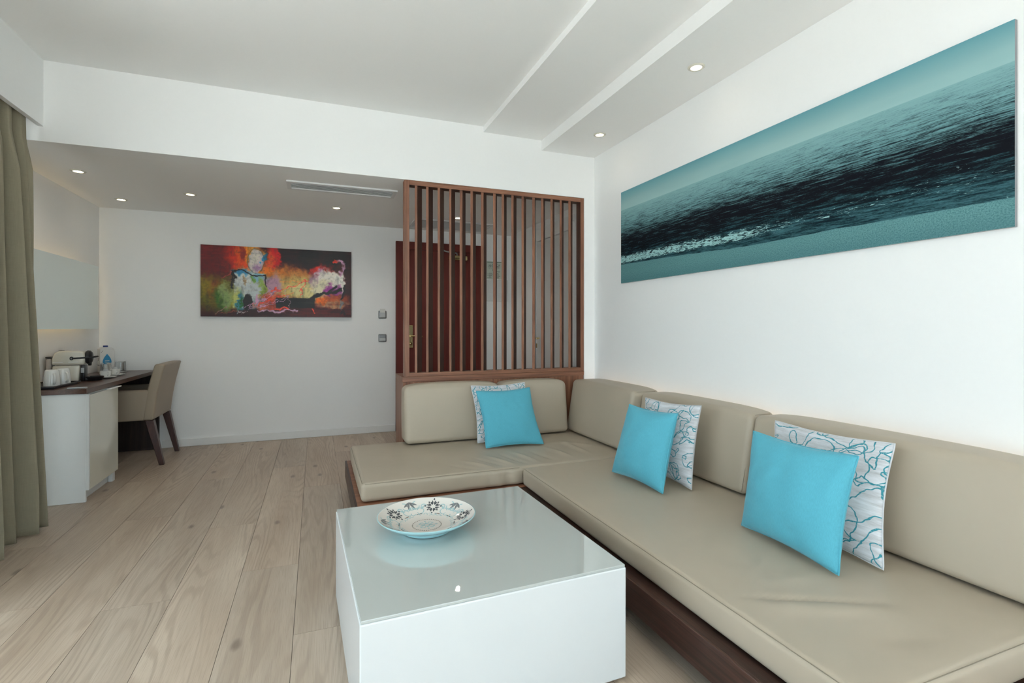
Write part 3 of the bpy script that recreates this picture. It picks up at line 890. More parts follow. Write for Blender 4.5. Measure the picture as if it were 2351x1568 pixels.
sets = [
    ('aqua', (1.078, 3.262, Z0), (1.495, 3.238, Z0), (1.058, 3.425, .69), (1.462, 3.41, .70), .105, 'plain turquoise throw pillow leaning below the slatted screen', GA, 1, 1),
    ('scribble', (1.07, 3.425, Z0), (1.49, 3.415, Z0), (1.055, 3.545, .715), (1.475, 3.535, .725), .07, 'grey scribble print pillow mostly hidden behind turquoise pillow below the screen', GB, 2, 1),
    ('aqua', (1.572, 2.474, Z0), (1.594, 2.052, Z0), (1.655, 2.425, .705), (1.722, 2.098, .700), .145, 'plain turquoise throw pillow of the middle pair by the sofa corner', GA, 3, 1),
    ('scribble', (1.765, 2.47, Z0), (1.768, 2.05, Z0), (1.805, 2.482, .728), (1.862, 2.085, .735), .10, 'grey pillow with turquoise scribble print of the middle pair', GB, 4, 1),
    ('aqua', (1.645, 1.607, Z0), (1.610, 1.165, Z0), (1.715, 1.612, .705), (1.728, 1.180, .70), .15, 'large plain turquoise throw pillow before the long back cushion', GA, 5, 1),
    ('scribble', (1.80, 1.64, Z0), (1.787, 1.137, Z0), (1.908, 1.672, .725), (1.925, 1.185, .725), .10, 'large grey pillow with turquoise scribble print before the long back cushion', GB, 6, 1),
]
for m, a, b, c, d, T, lab, grp, sd, fp in sets:
    o, B = pillow('throw_pillow', a, b, c, d, T, M[m], lab, grp, sd, fp)
    seam_pillow(o, B, M[m])

# ------------------------------------------------------------------ coffee table and bowl
TZ = .375
t = thing('coffee_table', 'low white cube coffee table with frosted glass top', 'table', (.51, 1.82, 0))
cs = [(.079, 2.252), (.912, 2.268), (.934, 1.387), (.106, 1.364)]
def inset(poly, d):
    c = np.mean(poly, 0)
    return [tuple(np.array(p) + (c - np.array(p)) / np.linalg.norm(c - np.array(p)) * d) for p in poly]
def slab(poly, z0, z1, bev):
    b = prism(poly, z0, z1)
    bmesh.ops.recalc_face_normals(b, faces=b.faces)
    bmesh.ops.bevel(b, geom=list(b.edges), offset=bev, segments=3, affect='EDGES', profile=.5)
    return b
obj('body', slab(cs, .012, TZ - .009, .004), M['table'], t)
obj('glass_top', slab(inset(cs, .004), TZ - .0085, TZ, .0015), M['frost'], t)
for x, y in inset(cs, .09): obj('foot', bx(x - .03, x + .03, y - .03, y + .03, .001, .012), M['black'], t)

BX, BY, BR_ = .393, 1.905, .184
bz = TZ + .0015
t = thing('decorative_bowl', 'shallow ceramic bowl with grey and aqua ornaments and pale blue underside', 'bowl', (BX, BY, TZ))
inner = [(0.0, .0140), (.05, .0142), (.085, .0165), (.110, .0225), (.140, .0345), (.165, .0475), (BR_ - .003, .0590)]
outer = [(BR_ - .003, .0590), (BR_, .0580), (BR_ - .001, .0555), (.165, .0420), (.140, .0285), (.112, .0165), (.098, .0125), (.096, .003), (.092, .0005), (.086, .003), (.084, .009), (0, .0095)]
M['bowl_in'] = plain('bowl_cream_glaze', (0.78, 0.74, 0.68), .12, 8, .03, Coat_Weight=.6)
M['bowl_out'] = plain('bowl_blue_glaze', (0.40, 0.66, 0.70), .12, 8, .02, Coat_Weight=.6)
M['ink_grey'] = plain('ornament_grey', (0.10, 0.105, 0.11), .25)
M['ink_mid'] = plain('ornament_mid_grey', (0.21, 0.215, 0.22), .25)
M['ink_aqua'] = plain('ornament_aqua', (0.40, 0.56, 0.57), .25)
M['ink_brown'] = plain('ornament_brown', (0.10, 0.05, 0.035), .25)
obj('outer_shell', lathe(outer, 72, (BX, BY, bz)), M['bowl_out'], t, sm=50)
ob_in = obj('inner_glaze', lathe(inner, 72, (BX, BY, bz)), M['bowl_in'], t, sm=50)
ir, iz = np.array([p[0] for p in inner]), np.array([p[1] for p in inner])
def on_bowl(x, y):
    r = min(math.hypot(x, y), BR_ - .005)
    k = r / max(math.hypot(x, y), 1e-6)
    return (BX + x * k, BY + y * k, bz + float(np.interp(r, ir, iz)) + .0007)
def decal(bm, shape, cx, cy, rot, sc):
    ca, sa = math.cos(rot), math.sin(rot)
    pts = []
    for a, b in shape:
        x, y = cx + sc * (a * ca - b * sa), cy + sc * (a * sa + b * ca)
        if math.hypot(x, y) > BR_ - .004: return
        pts.append(on_bowl(x, y))
    try: bm.faces.new([bm.verts.new(p) for p in pts])
    except ValueError: pass
def leaf(l, w, x0=0.0, y0=0.0, a=0.0, n=5):
    up = [(i / n, math.sin(PI * i / n) * .5) for i in range(n + 1)]
    P = [(x * l, y * w) for x, y in up] + [(x * l, -y * w) for x, y in up[-2:0:-1]]
    c, s = math.cos(a), math.sin(a)
    return [(x0 + x * c - y * s, y0 + x * s + y * c) for x, y in P]
def arc_shapes(cx, cy, r, a0, a1, w, n=9):
    out = []
    for i in range(n):
        t0, t1 = a0 + (a1 - a0) * i / n, a0 + (a1 - a0) * (i + 1) / n
        r0, r1 = r * (1 - .45 * i / n), r * (1 - .45 * (i + 1) / n)
        out.append([(cx + (r0 - w) * math.cos(t0), cy + (r0 - w) * math.sin(t0)), (cx + (r0 + w) * math.cos(t0), cy + (r0 + w) * math.sin(t0)),
                    (cx + (r1 + w) * math.cos(t1), cy + (r1 + w) * math.sin(t1)), (cx + (r1 - w) * math.cos(t1), cy + (r1 - w) * math.sin(t1))])
    return out
gb, abm, bb, mb = bmesh.new(), bmesh.new(), bmesh.new(), bmesh.new()
for k in range(5):                      # rosettes around the wall of the bowl
    A = math.radians(68 + 72 * k); R = .140
    cx, cy = R * math.cos(A), R * math.sin(A)
    for q in range(8):
        a = A + q * PI / 4
        L_ = .034 if q % 2 == 0 else .026
        for sgn in (-1, 1):
            decal(gb, leaf(L_ * .62, .007, .008, .0025 * sgn, .22 * sgn), cx, cy, a, 1)
        decal(gb, leaf(.010, .007, L_ * .80, 0), cx, cy, a, 1)
    for sg in (-1, 1):                   # aqua scrolls on both sides
        B2 = A + sg * math.radians(25)
        sx, sy = .138 * math.cos(B2), .138 * math.sin(B2)
        for rr, a0, a1, ox, oy in ((.020, 0, 4.6, .012, .004), (.018, 3.1, 7.6, -.014, -.004), (.013, 1.5, 5.6, .002, .024), (.013, 4.7, 8.6, .002, -.022), (.010, 2.0, 6.0, -.03, .012)):
            for sh in arc_shapes(ox, oy * sg, rr, a0 * sg, a1 * sg, .0019): decal(abm, sh, sx, sy, B2, 1)
        decal(abm, leaf(.026, .008, -.01, .008, .9), sx, sy, B2, 1)
        decal(abm, leaf(.026, .008, -.01, -.008, -.9), sx, sy, B2, 1)
    Cc = A + math.radians(36)            # grey lily ornaments at the rim
    gx, gy = .170 * math.cos(Cc), .170 * math.sin(Cc)
    for da in (-2.2, -2.75, 2.2, 2.75):
        decal(mb, leaf(.036, .0085, 0, 0, da), gx, gy, Cc, 1)
    for sg in (-1, 1):
        for sh in arc_shapes(-.012, .008 * sg, .008, 1.0 * sg, 6.0 * sg, .0016): decal(mb, sh, gx, gy, Cc, 1)
    for da in (-20, 20):                 # small brown marks and aqua border inside
        D = A + math.radians(da)
        for q in range(4):
            decal(bb, leaf(.009, .003, 0, 0, .5), .104 * math.cos(D + q * .05), .104 * math.sin(D + q * .05), D + 1.4, 1)
    for q in range(6):
        D = A + math.radians(-26 + q * 10)
        for sh in arc_shapes(0, 0, .009, q, q + 4.2, .0014): decal(abm, sh, .098 * math.cos(D), .098 * math.sin(D), D, 1)
for k in range(42):
    a = 2 * PI * k / 42
    decal(bb, [(-.0018, -.0018), (.0018, -.0018), (.0018, .0018), (-.0018, .0018)], .054 * math.cos(a), .054 * math.sin(a), a, 1)
for k in range(4):
    a = PI / 4 + k * PI / 2
    for sg in (-1, 1):
        for sh in arc_shapes(.022, .004 * sg, .014, 2.6 * sg, 7.6 * sg, .0017): decal(abm, sh, 0, 0, a, 1)
    decal(abm, leaf(.02, .008, .006, 0), 0, 0, a + PI / 4, 1)
    decal(abm, leaf(.012, .008, .030, 0), 0, 0, a + PI / 4, 1)
for b_, m_, nm in ((mb, 'ink_mid', 'lily_ornament'), (gb, 'ink_grey', 'rosette_ornament'), (abm, 'ink_aqua', 'aqua_ornament'), (bb, 'ink_brown', 'brown_ornament')):
    o = obj(nm, b_, M[m_], ob_in); o['kind'] = 'stuff'

# ------------------------------------------------------------------ pictures
# seascape on the right wall
t = thing('seascape_picture', 'wide panoramic teal sea and beach print on the right wall', 'picture', (XR - .01, 2.16, 1.482))
y0, y1, z0, z1 = .978, 3.345, 1.482, 2.185
obj('panel', bx(XR - .016, XR - .001, y0, y1, z0, z1), M['steel'], t)
me = mesh_of('print', ([(XR - .0165, y1, z0), (XR - .0165, y0, z0), (XR - .0165, y0, z1), (XR - .0165, y1, z1)], [(0, 1, 2, 3)]))
uvl = me.uv_layers.new(name='UVMap')
for i, c in enumerate(((0, 0), (1, 0), (1, 1), (0, 1))): uvl.data[i].uv = c
obj('print', me, M['ocean'], t)

# abstract canvas on the back wall: painted per vertex
def paint_abstract(nx, nz):
    u, v = np.meshgrid((np.arange(nx) + .5) / nx, (np.arange(nz) + .5) / nz)
    A = 1.99
    wx = (fbm(u * 9, v * 5, 11) - .5) * .07; wy = (fbm(u * 9, v * 5, 23) - .5) * .12
    fx = (fbm(u * 46, v * 23, 31) - .5) * .055; fy = (fbm(u * 46, v * 23, 43) - .5) * .10
    img = np.zeros((nz, nx, 3)); img[:] = (70, 14, 18)
    def sm(x): x = np.clip(x, 0, 1); return x * x * (3 - 2 * x)
    def put(mask, c, o=1.0):
        nonlocal img
        m = (np.clip(mask, 0, 1) * o)[..., None]; img = img * (1 - m) + np.array(c, float) * m
    def ell(cx, cy, rx, ry, soft=.4, warp=1.0):
        d = np.sqrt(((u + wx * warp + fx * warp - cx) / rx) ** 2 + ((v + wy * warp + fy * warp - cy) / ry) ** 2)
        return sm((1 + soft - d) / (2 * soft))
    def box(x0, x1, yy0, yy1, soft=.01, warp=.25):
        x, y = u + (wx + fx) * warp, v + (wy + fy) * warp
        return sm((x - x0) / soft) * sm((x1 - x) / soft) * sm((y - yy0) / soft / 2) * sm((yy1 - y) / soft / 2)
    def line(pts, w, warp=.3, rag=0.0):
        x, y = u + (wx + fx) * warp, v + (wy + fy) * warp
        best = np.full(u.shape, 9.0)
        for (a, b), (c, d) in zip(pts, pts[1:]):
            ex, ey = (c - a) * A, d - b
            s = np.clip((((x - a) * A) * ex + (y - b) * ey) / (ex * ex + ey * ey), 0, 1)
            best = np.minimum(best, np.hypot((x - a) * A - s * ex, y - b - s * ey))
        w_ = w * (1 + rag * (fbm(u * 60, v * 30, 77) - .5))
        return sm((w_ * 1.5 - best) / w_)
    n1 = fbm(u * 12, v * 8, 5); n2 = fbm(u * 50, v * 10, 6); n3 = fbm(u * 10, v * 60, 8)
    put(ell(.08, .2, .22, .35, .5), (112, 14, 22)); put(n1 - .25, (60, 6, 14), .5)
    put(ell(.62, .14, .3, .3, .5), (48, 12, 14)); put(ell(.70, .08, .06, .12, .6), (18, 6, 8)); put(ell(.92, .22, .10, .30, .5), (20, 8, 8))
    put(ell(.98, .6, .05, .5, .5), (62, 18, 24)); put(ell(.5, 1.0, .6, .16, .4), (58, 14, 18)); put(ell(.8, .95, .25, .12, .5) * n3 * 1.6, (96, 22, 24))
    put(ell(.09, .68, .16, .26, .45), (104, 100, 18)); put(ell(.04, .60, .06, .14, .6), (160, 140, 40), .7); put(ell(.10, .66, .05, .2, .6) * n2 * 1.5, (140, 90, 24)); put(ell(.13, .78, .05, .16, .6), (60, 110, 30), .8)
    put(ell(.255, .16, .11, .24, .5), (196, 66, 14)); put(ell(.29, .12, .07, .18, .5), (232, 150, 40)); put(ell(.335, .14, .06, .2, .5), (236, 190, 110), .8)
    put(ell(.255, .30, .05, .14, .5), (214, 92, 20), .8); put(ell(.25, .1, .02, .1, .6), (130, 30, 12), .8)
    put(ell(.455, .12, .045, .24, .35), (196, 14, 12)); put(ell(.425, .25, .03, .2, .5), (222, 130, 60), .8)
    put(ell(.53, .42, .17, .16, .45), (206, 138, 66)); put(ell(.68, .44, .16, .14, .45), (196, 140, 84), .9); put(ell(.60, .58, .22, .18, .45), (214, 190, 130)); put(ell(.70, .62, .13, .14, .45), (222, 214, 168))
    put(ell(.445, .52, .07, .16, .5), (196, 166, 180)); put(ell(.40, .33, .04, .08, .5), (226, 140, 30), .9)
    put(ell(.79, .33, .07, .09, .5), (176, 34, 28), .9); put(ell(.75, .31, .03, .05, .6), (220, 60, 40), .8)
    put(ell(.78, .38, .035, .10, .5), (206, 178, 200)); put(ell(.73, .46, .03, .1, .5), (190, 160, 186), .8)
    put(box(.19, .405, .36, .90, .016, .4), (206, 212, 212)); put(ell(.29, .42, .10, .1, .5) * n2 * 1.7, (230, 232, 228)); put(ell(.22, .76, .045, .15, .5), (196, 200, 110), .7); put(ell(.155, .72, .035, .22, .4), (176, 186, 150), .7)
    put(ell(.25, .37, .06, .035, .5), (70, 150, 190), .9); put(ell(.37, .44, .05, .06, .5), (120, 176, 200), .6); put(ell(.385, .62, .02, .16, .5), (150, 176, 70), .7); put(ell(.33, .48, .012, .06, .5), (110, 150, 60), .8)
    put(ell(.275, .48, .01, .05, .5), (170, 150, 120), .9)
    put(ell(.245, .80, .02, .15, .4), (90, 150, 170)); put(ell(.25, .82, .012, .1, .5), (50, 110, 60)); put(box(.235, .36, .86, .92, .02, .5), (96, 150, 176))
    put(ell(.345, .20, .050, .175, .10, .35), (226, 218, 214)); put(ell(.365, .25, .02, .10, .6), (190, 150, 190), .8); put(ell(.345, .16, .03, .1, .7), (240, 236, 224), .8)
    ring = np.abs(np.sqrt(((u + fx * .2 - .345) / .053) ** 2 + ((v + fy * .2 - .20) / .178) ** 2) - 1); put(sm((.09 - ring) / .09) * np.clip(n2 * 2.2 - .5, 0, 1), (60, 72, 84), .55); put(ell(.395, .14, .01, .06, .5), (60, 150, 190), .9)
    put(ell(.85, .45, .11, .15, .2), (240, 236, 228)); put(ell(.92, .5, .045, .16, .25), (244, 242, 236)); put(ell(.79, .58, .08, .14, .35), (232, 228, 206)); put(line([(.885, .17), (.93, .16), (.94, .28), (.92, .36)], .022, .5), (214, 180, 204)); put(ell(.88, .17, .02, .03, .5), (230, 90, 70))
    put(ell(.90, .28, .03, .07, .5), (70, 24, 20)); put(ell(.84, .60, .03, .09, .5), (150, 50, 150), .9); put(ell(.90, .60, .04, .08, .5), (140, 60, 130), .8)
    put(ell(.87, .72, .1, .06, .5), (190, 110, 66), .9); put(ell(.87, .80, .11, .06, .5) * n3 * 1.7, (190, 150, 120)); put(ell(.78, .74, .04, .05, .5), (222, 130, 50)); put(ell(.93, .80, .012, .08, .5), (130, 150, 160), .7)
    put(ell(.44, .74, .07, .08, .5), (226, 110, 70), .7); put(ell(.38, .82, .05, .08, .5), (120, 140, 150), .6); put(ell(.42, .86, .09, .05, .5), (214, 120, 90), .8)
    put(ell(.295, .80, .032, .12, .12, .3), (22, 16, 18))
    K = (16, 14, 16)
    put(line([(.19, .60), (.192, .42), (.21, .345), (.25, .335), (.29, .37), (.32, .41), (.35, .42), (.41, .40), (.408, .56)], .0075), K); put(ell(.20, .44, .014, .08, .4), K)
    put(box(.472, .742, .715, .875, .008, .10), K); put(line([(.69, .75), (.75, .68), (.80, .64), (.87, .62), (.93, .57)], .022, .45, .8), K); put(line([(.82, .63), (.86, .58), (.89, .53)], .012), K); put(line([(.93, .72), (.95, .62), (.955, .52)], .012), K)
    C = (236, 112, 96); Lc = (214, 180, 204)
    for p, w, c in (([(.33, .82), (.44, .70), (.52, .58)], .0045, C), ([(.38, .78), (.50, .70), (.60, .64)], .004, C), ([(.31, .86), (.40, .72), (.47, .60)], .0035, Lc), ([(.34, .88), (.44, .78), (.54, .74)], .004, Lc), ([(.42, .56), (.46, .62), (.44, .70)], .004, (150, 130, 170)), ([(.52, .50), (.60, .47), (.68, .48)], .008, (228, 178, 120)), ([(.55, .56), (.64, .54), (.72, .58)], .007, (236, 214, 168)),
                    ([(.40, .74), (.50, .62), (.62, .52), (.70, .47)], .0055, C), ([(.635, .72), (.645, .62), (.66, .54), (.67, .47)], .0055, C), ([(.36, .84), (.47, .72), (.56, .66)], .005, C), ([(.44, .62), (.47, .58), (.50, .6)], .012, C),
                    ([(.28, .88), (.36, .76), (.42, .62)], .004, Lc), ([(.30, .90), (.38, .80), (.45, .66)], .004, Lc), ([(.36, .86), (.48, .80), (.55, .77)], .004, Lc), ([(.35, .70), (.36, .80), (.40, .74)], .011, Lc),
                    ([(.36, .93), (.42, .90), (.48, .94), (.55, .91), (.62, .93)], .015, (216, 186, 206)), ([(.44, .88), (.52, .88), (.56, .9)], .012, C), ([(.72, .90), (.735, .93)], .014, C),
                    ([(.08, .97), (.15, .87)], .006, (170, 140, 130)), ([(.08, .99), (.24, .92)], .004, (150, 90, 70)), ([(.24, .96), (.25, .93), (.27, .96), (.29, .93)], .005, (200, 190, 190)), ([(.13, .46), (.19, .38)], .005, (190, 90, 90)), ([(.57, .88), (.54, .60)], .003, (214, 180, 190)),
                    ([(.92, .96), (.925, .90), (.935, .95), (.945, .90), (.955, .97), (.965, .92)], .006, (40, 8, 12))):
        put(line(p, w, .7, .9), c)
    put((n2 - .5) * 1.8, (0, 0, 0), .32); put((n3 - .55) * 1.8, (255, 235, 200), .22); put((fbm(u * 90, v * 45, 91) - .5) * 2, (10, 6, 8), .25)
    img = np.clip(img, 0, 255) / 255
    g = img.mean(2, keepdims=True)
    img = np.clip(g + (img - g) * 1.3, 0, 1) ** 1.22
    return np.clip(img * 262, 0, 255)
t = thing('abstract_painting', 'colourful abstract canvas in red orange white and black on the back wall', 'painting', (-.342, YK - .02, 1.248))
px0, px1, pz0, pz1, py = -1.035, .351, 1.248, 1.942, YK - .034
obj('canvas', bx(px0, px1, py + .0006, YK - .001, pz0, pz1), plain('canvas_side', (0.05, 0.012, 0.014), .7), t)
NX, NZ = 340, 170
img = paint_abstract(NX, NZ)
xs, zs = np.linspace(px0, px1, NX + 1), np.linspace(pz1, pz0, NZ + 1)
V = [(x, py, z) for z in zs for x in xs]
F = [(j * (NX + 1) + i, (j + 1) * (NX + 1) + i, (j + 1) * (NX + 1) + i + 1, j * (NX + 1) + i + 1) for j in range(NZ) for i in range(NX)]
me = mesh_of('paint_layer', (V, F))
ca = me.color_attributes.new('paint', 'FLOAT_COLOR', 'CORNER')
lin = np.where(img / 255 <= .04045, img / 255 / 12.92, ((img / 255 + .055) / 1.055) ** 2.4)
cols = np.ones((NX * NZ * 4, 4)); cols[:, :3] = np.repeat(lin.reshape(-1, 3), 4, axis=0)
ca.data.foreach_set('color', cols.ravel())
obj('paint_layer', me, mat_vcol('oil_paint', .45), t)

# evacuation plan and fuse box beside the entry door
t = thing('evacuation_plan', 'small pale green notice with plan sketches beside the entry door', 'sign', (1.97, YK - .004, 1.715))
obj('sheet', bx(1.875, 2.065, YK - .006, YK - .001, 1.715, 1.922), plain('notice_paper', (0.60, 0.66, 0.58), .5), t)
ib, gbm = bmesh.new(), bmesh.new()
random.seed(11)
for x0 in (1.882, 1.975):
    bx(x0, x0 + .083, YK - .0068, YK - .0061, 1.908, 1.914, gbm)
    for q in range(7):
        tube([(x0 + .01 + random.random() * .06, YK - .0065, 1.83 + random.random() * .07) for _ in range(3)], .0011, 4, bm=ib)
    for q in range(6):
        bx(x0 + .02 * (q % 2), x0 + .045 + .03 * random.random(), YK - .0068, YK - .0061, 1.725 + q * .011, 1.729 + q * .011, ib)
bx(1.985, 2.04, YK - .0068, YK - .0061, 1.797, 1.803, gbm)
for q in range(6): bx(1.945, 1.952, YK - .0068, YK - .0061, 1.81 + q * .014, 1.816 + q * .014, ib)
obj('drawing_lines', ib, plain('notice_ink', (0.12, 0.14, 0.13), .6), t)['kind'] = 'stuff'
obj('heading_bars', gbm, plain('notice_green', (0.02, 0.09, 0.06), .6), t)['kind'] = 'stuff'
t = thing('fuse_box', 'flat white fuse box below the notice by the entry door', 'fuse box', (2.0, YK - .02, 1.46))
obj('housing', bx(1.872, 2.135, YK - .03, YK - .001, 1.45, 1.702, None, .004), M['white_lam'], t)
obj('cover_door', bx(1.882, 2.125, YK - .034, YK - .0305, 1.545, 1.692, None, .002), M['white_lam'], t)

# ------------------------------------------------------------------ wall switches
def plate(z, nm, lab):
    t = thing(nm, lab, 'switch', (.678, YK, z - .042))
    y = YK
    obj('frame', bx(.636, .720, y - .010, y - .0005, z - .042, z + .042, None, .008, 3), M['steel'], t, sm=40)
    return t
t = plate(1.282, 'card_holder', 'key card holder with a card, above the light switch by the door')
obj('insert', bx(.646, .710, YK - .017, YK - .0105, 1.250, 1.302, None, .003), M['silver'], t)
obj('key_card', bx(.651, .706, YK - .015, YK - .0135, 1.3025, 1.345), M['china'], t)
t = plate(1.026, 'light_switch', 'grey framed light switch below the key card holder')
obj('rocker', bx(.646, .710, YK - .016, YK - .0105, .994, 1.026, None, .003), M['silver'], t)
obj('rocker', bx(.646, .710, YK - .0145, YK - .0105, 1.028, 1.058, None, .003), M['steel'], t)

# ------------------------------------------------------------------ mirror with light behind
t = thing('backlit_mirror', 'large frameless mirror with warm light glowing behind it above the desk', 'mirror', (XL + .03, 4.72, 1.13))
m0, m1, q0, q1 = 3.97, 5.46, 1.128, 1.677
obj('mirror_glass', bx(XL + .052, XL + .058, m0, m1, q0, q1), M['mirror'], t)
obj('backing_panel', bx(XL + .044, XL + .0515, m0 + .004, m1 - .004, q0 + .004, q1 - .004), M['white_lam'], t)
obj('wall_mount', bx(XL + .001, XL + .044, m0 + .22, m1 - .17, q0 + .21, q1 - .21), M['white_lam'], t)
obj('light_strip', bx(XL + .030, XL + .0435, m0 + .12, m1 - .20, q0 + .19, q0 + .2095), M['led_warm'], t)
obj('light_strip', bx(XL + .030, XL + .0435, m0 + .12, m1 - .20, q1 - .2095, q1 - .19), M['led_warm'], t)
obj('light_strip', bx(XL + .030, XL + .0435, m1 - .1695, m1 - .155, q0 + .21, q1 - .21), M['led_warm'], t)

# ------------------------------------------------------------------ desk and cabinet
DZ = .742
XD = -1.385
t = thing('desk', 'long walnut desk top fixed along the mirror wall with a shade-toned end panel', 'desk', (-1.6, 4.85, 0))
obj('worktop', bx(XL + .002, XD, 4.055, YK - .002, DZ - .032, DZ, None, .0015), M['desk'], t)
obj('end_panel', bx(XL + .002, -1.352 - .02, YK - .045, YK - .015, .001, DZ - .033), M['walnut_shaded'], t)
obj('modesty_panel', bx(XL + .002, XL + .022, 4.63, YK - .046, .12, DZ - .033), M['walnut_shaded'], t)
t = thing('desk_cabinet', 'white cabinet with glossy beige door under the desk', 'cabinet', (-1.62, 4.32, 0))
CX = -1.398
obj('side_panel', bx(XL + .002, CX, 4.075, 4.095, .001, DZ - .034, None, .0015), M['white_lam'], t)
obj('side_panel', bx(XL + .002, CX - .03, 4.585, 4.603, .001, DZ - .034, None, .0015), M['white_lam'], t)
obj('carcass', bx(XL + .002, CX - .004, 4.096, 4.584, .075, DZ - .034), M['white_lam'], t)
obj('plinth', bx(XL + .05, CX - .035, 4.096, 4.584, .001, .075), M['white_lam'], t)
obj('foot', bx(CX - .03, CX - .004, 4.555, 4.600, .001, .075), M['white_lam'], t)
dr = obj('door', bx(CX - .0035, CX + .016, 4.098, 4.602, .078, DZ - .045, None, .0015), M['gloss_beige'], t)
obj('door_edge', bx(CX - .003, CX + .0165, 4.076, 4.0965, .078, DZ - .036, None, .001), M['white_lam'], t)
obj('handle', bx(CX - .003, CX + .034, 4.42, 4.612, DZ - .0445, DZ - .038, None, .001), M['trim'], dr)

# ------------------------------------------------------------------ things on the desk
random.seed(3)
# black tray
t = thing('serving_tray', 'black rectangular tray under the mugs on the desk', 'tray', (-1.70, 4.30, DZ))
tx0, tx1, ty0, ty1 = -1.822, -1.575, 4.10, 4.50
obj('base', bx(tx0, tx1, ty0, ty1, DZ + .001, DZ + .007, None, .002), M['black'], t)
rim = tube([(tx0, ty0, DZ + .012), (tx1, ty0, DZ + .012), (tx1, ty1, DZ + .012), (tx0, ty1, DZ + .012)], .006, 8, closed=True)
obj('rim', rim, M['black'], t, sm=60)
def mug(x, y, rot, lab):
    t = thing('mug', lab, 'mug', (x, y, DZ + .0075), 'upside down white mugs on the tray')
    z = DZ + .008
    b = lathe([(.044, 0), (.044, .002), (.0435, .025), (.041, .065), (.036, .098), (.032, .107), (.027, .109), (0, .109), (0, .105), (.031, .103), (.039, .05), (.041, 0), (.044, 0)], 40, (x, y, z))
    obj('body', b, M['china'], t, sm=50)
    pts = []
    for k in range(9):
        a = -1.25 + 2.5 * k / 8
        pts.append((x + math.cos(rot) * (.034 + .030 * math.cos(a)), y + math.sin(rot) * (.034 + .030 * math.cos(a)), z + .048 + .036 * math.sin(a)))
    obj('handle', tube(pts, .007, 8, flat=.7), M['china'], t, sm=60)
mug(-1.650, 4.275, -.95, 'upside down white mug at the tray corner by the curtain')
mug(-1.638, 4.400, -.75, 'upside down white mug before the coffee machine')
# coffee machine
t = thing('coffee_machine', 'cream capsule coffee machine with black lever and drip tray', 'coffee machine', (-1.66, 4.68, DZ))
MM = Matrix.Translation((-1.668, 4.685, DZ + .001)) @ Matrix.Rotation(math.radians(7), 4, 'Z') @ Matrix.Diagonal((.80, .98, 1, 1))   # local +x = spout side
def mo(name, bm, mat, parent=None, sm=40): return obj(name, xform(bm, MM), mat, parent or t, sm=sm)
b = prism([(-.15, .0), (.035, .0), (.035, .02), (.045, .10), (.045, .118), (-.15, .118), (-.155, .06)], -.055, .055, 'y')
bmesh.ops.recalc_face_normals(b, faces=b.faces); bmesh.ops.bevel(b, geom=list(b.edges), offset=.012, segments=3, affect='EDGES', profile=.5)
mo('lower_body', b, M['cream'])
b = prism([(-.155, .122), (.075, .122), (.085, .17), (.075, .215), (.05, .222), (-.10, .226), (-.14, .21), (-.155, .17)], -.058, .058, 'y')
bmesh.ops.recalc_face_normals(b, faces=b.faces); bmesh.ops.bevel(b, geom=list(b.edges), offset=.016, segments=4, affect='EDGES', profile=.5)
hd = mo('upper_body', b, M['cream'])
mo('water_tank', bx(-.197, -.158, -.05, .05, .0, .172, None, .012, 3), plain('smoky_tank', (0.42, 0.38, 0.35), .08))
mo('tank_lid', bx(-.199, -.157, -.052, .052, .173, .185, None, .004), M['black'])
mo('column', bx(.046, .078, -.042, .042, .0, .119, None, .006, 2), M['black'])
mo('label_plate', bx(.05, .074, -.0435, -.0421, .062, .098), M['silver'])
mo('head', xform(lathe([(0, 0), (.045, 0), (.052, .012), (.050, .03), (.036, .045), (.02, .05), (0, .05)], 32), Matrix.Translation((.078, 0, .175)) @ Matrix.Rotation(PI / 2, 4, 'Y')), M['black'])
mo('spout', xform(lathe([(0, 0), (.012, 0), (.016, .03), (.018, .05), (0, .05)], 20), Matrix.Translation((.105, 0, .112))), M['black'])
for s in (-1, 1):
    lv = tube([(-.01, .061 * s, .170), (.05, .062 * s, .172), (.12, .060 * s, .175), (.155, .040 * s, .178), (.165, 0, .179)], .006, 8)
    mo('lever', lv, M['black'], sm=60)
    pv = xform(lathe([(.006, 0), (.013, 0), (.013, .008), (.006, .008)], 20), Matrix.Translation((-.012, .058 * s if s > 0 else -.066, .170)) @ Matrix.Rotation(-PI / 2, 4, 'X'))
    mo('lever_pivot', pv, M['black'])
mo('drip_tray', xform(lathe([(0, .0), (.05, .0), (.062, .018), (.064, .03), (.058, .03), (.05, .012), (0, .012)], 36), Matrix.Translation((.14, 0, .0)) @ Matrix.Diagonal((1.1, .85, 1, 1))), M['black'])
mo('tray_neck', bx(.06, .10, -.035, .035, .002, .026, None, .004), M['black'])
mo('top_button', xform(lathe([(0, .006), (.02, .004), (.024, 0), (0, 0)], 24), Matrix.Translation((-.10, 0, .2245))), M['black'])
for xx in (-.11, .0):
    mo('vent_groove', bx(xx - .035, xx + .035, -.0592, -.0578, .140, .145), M['trim'])
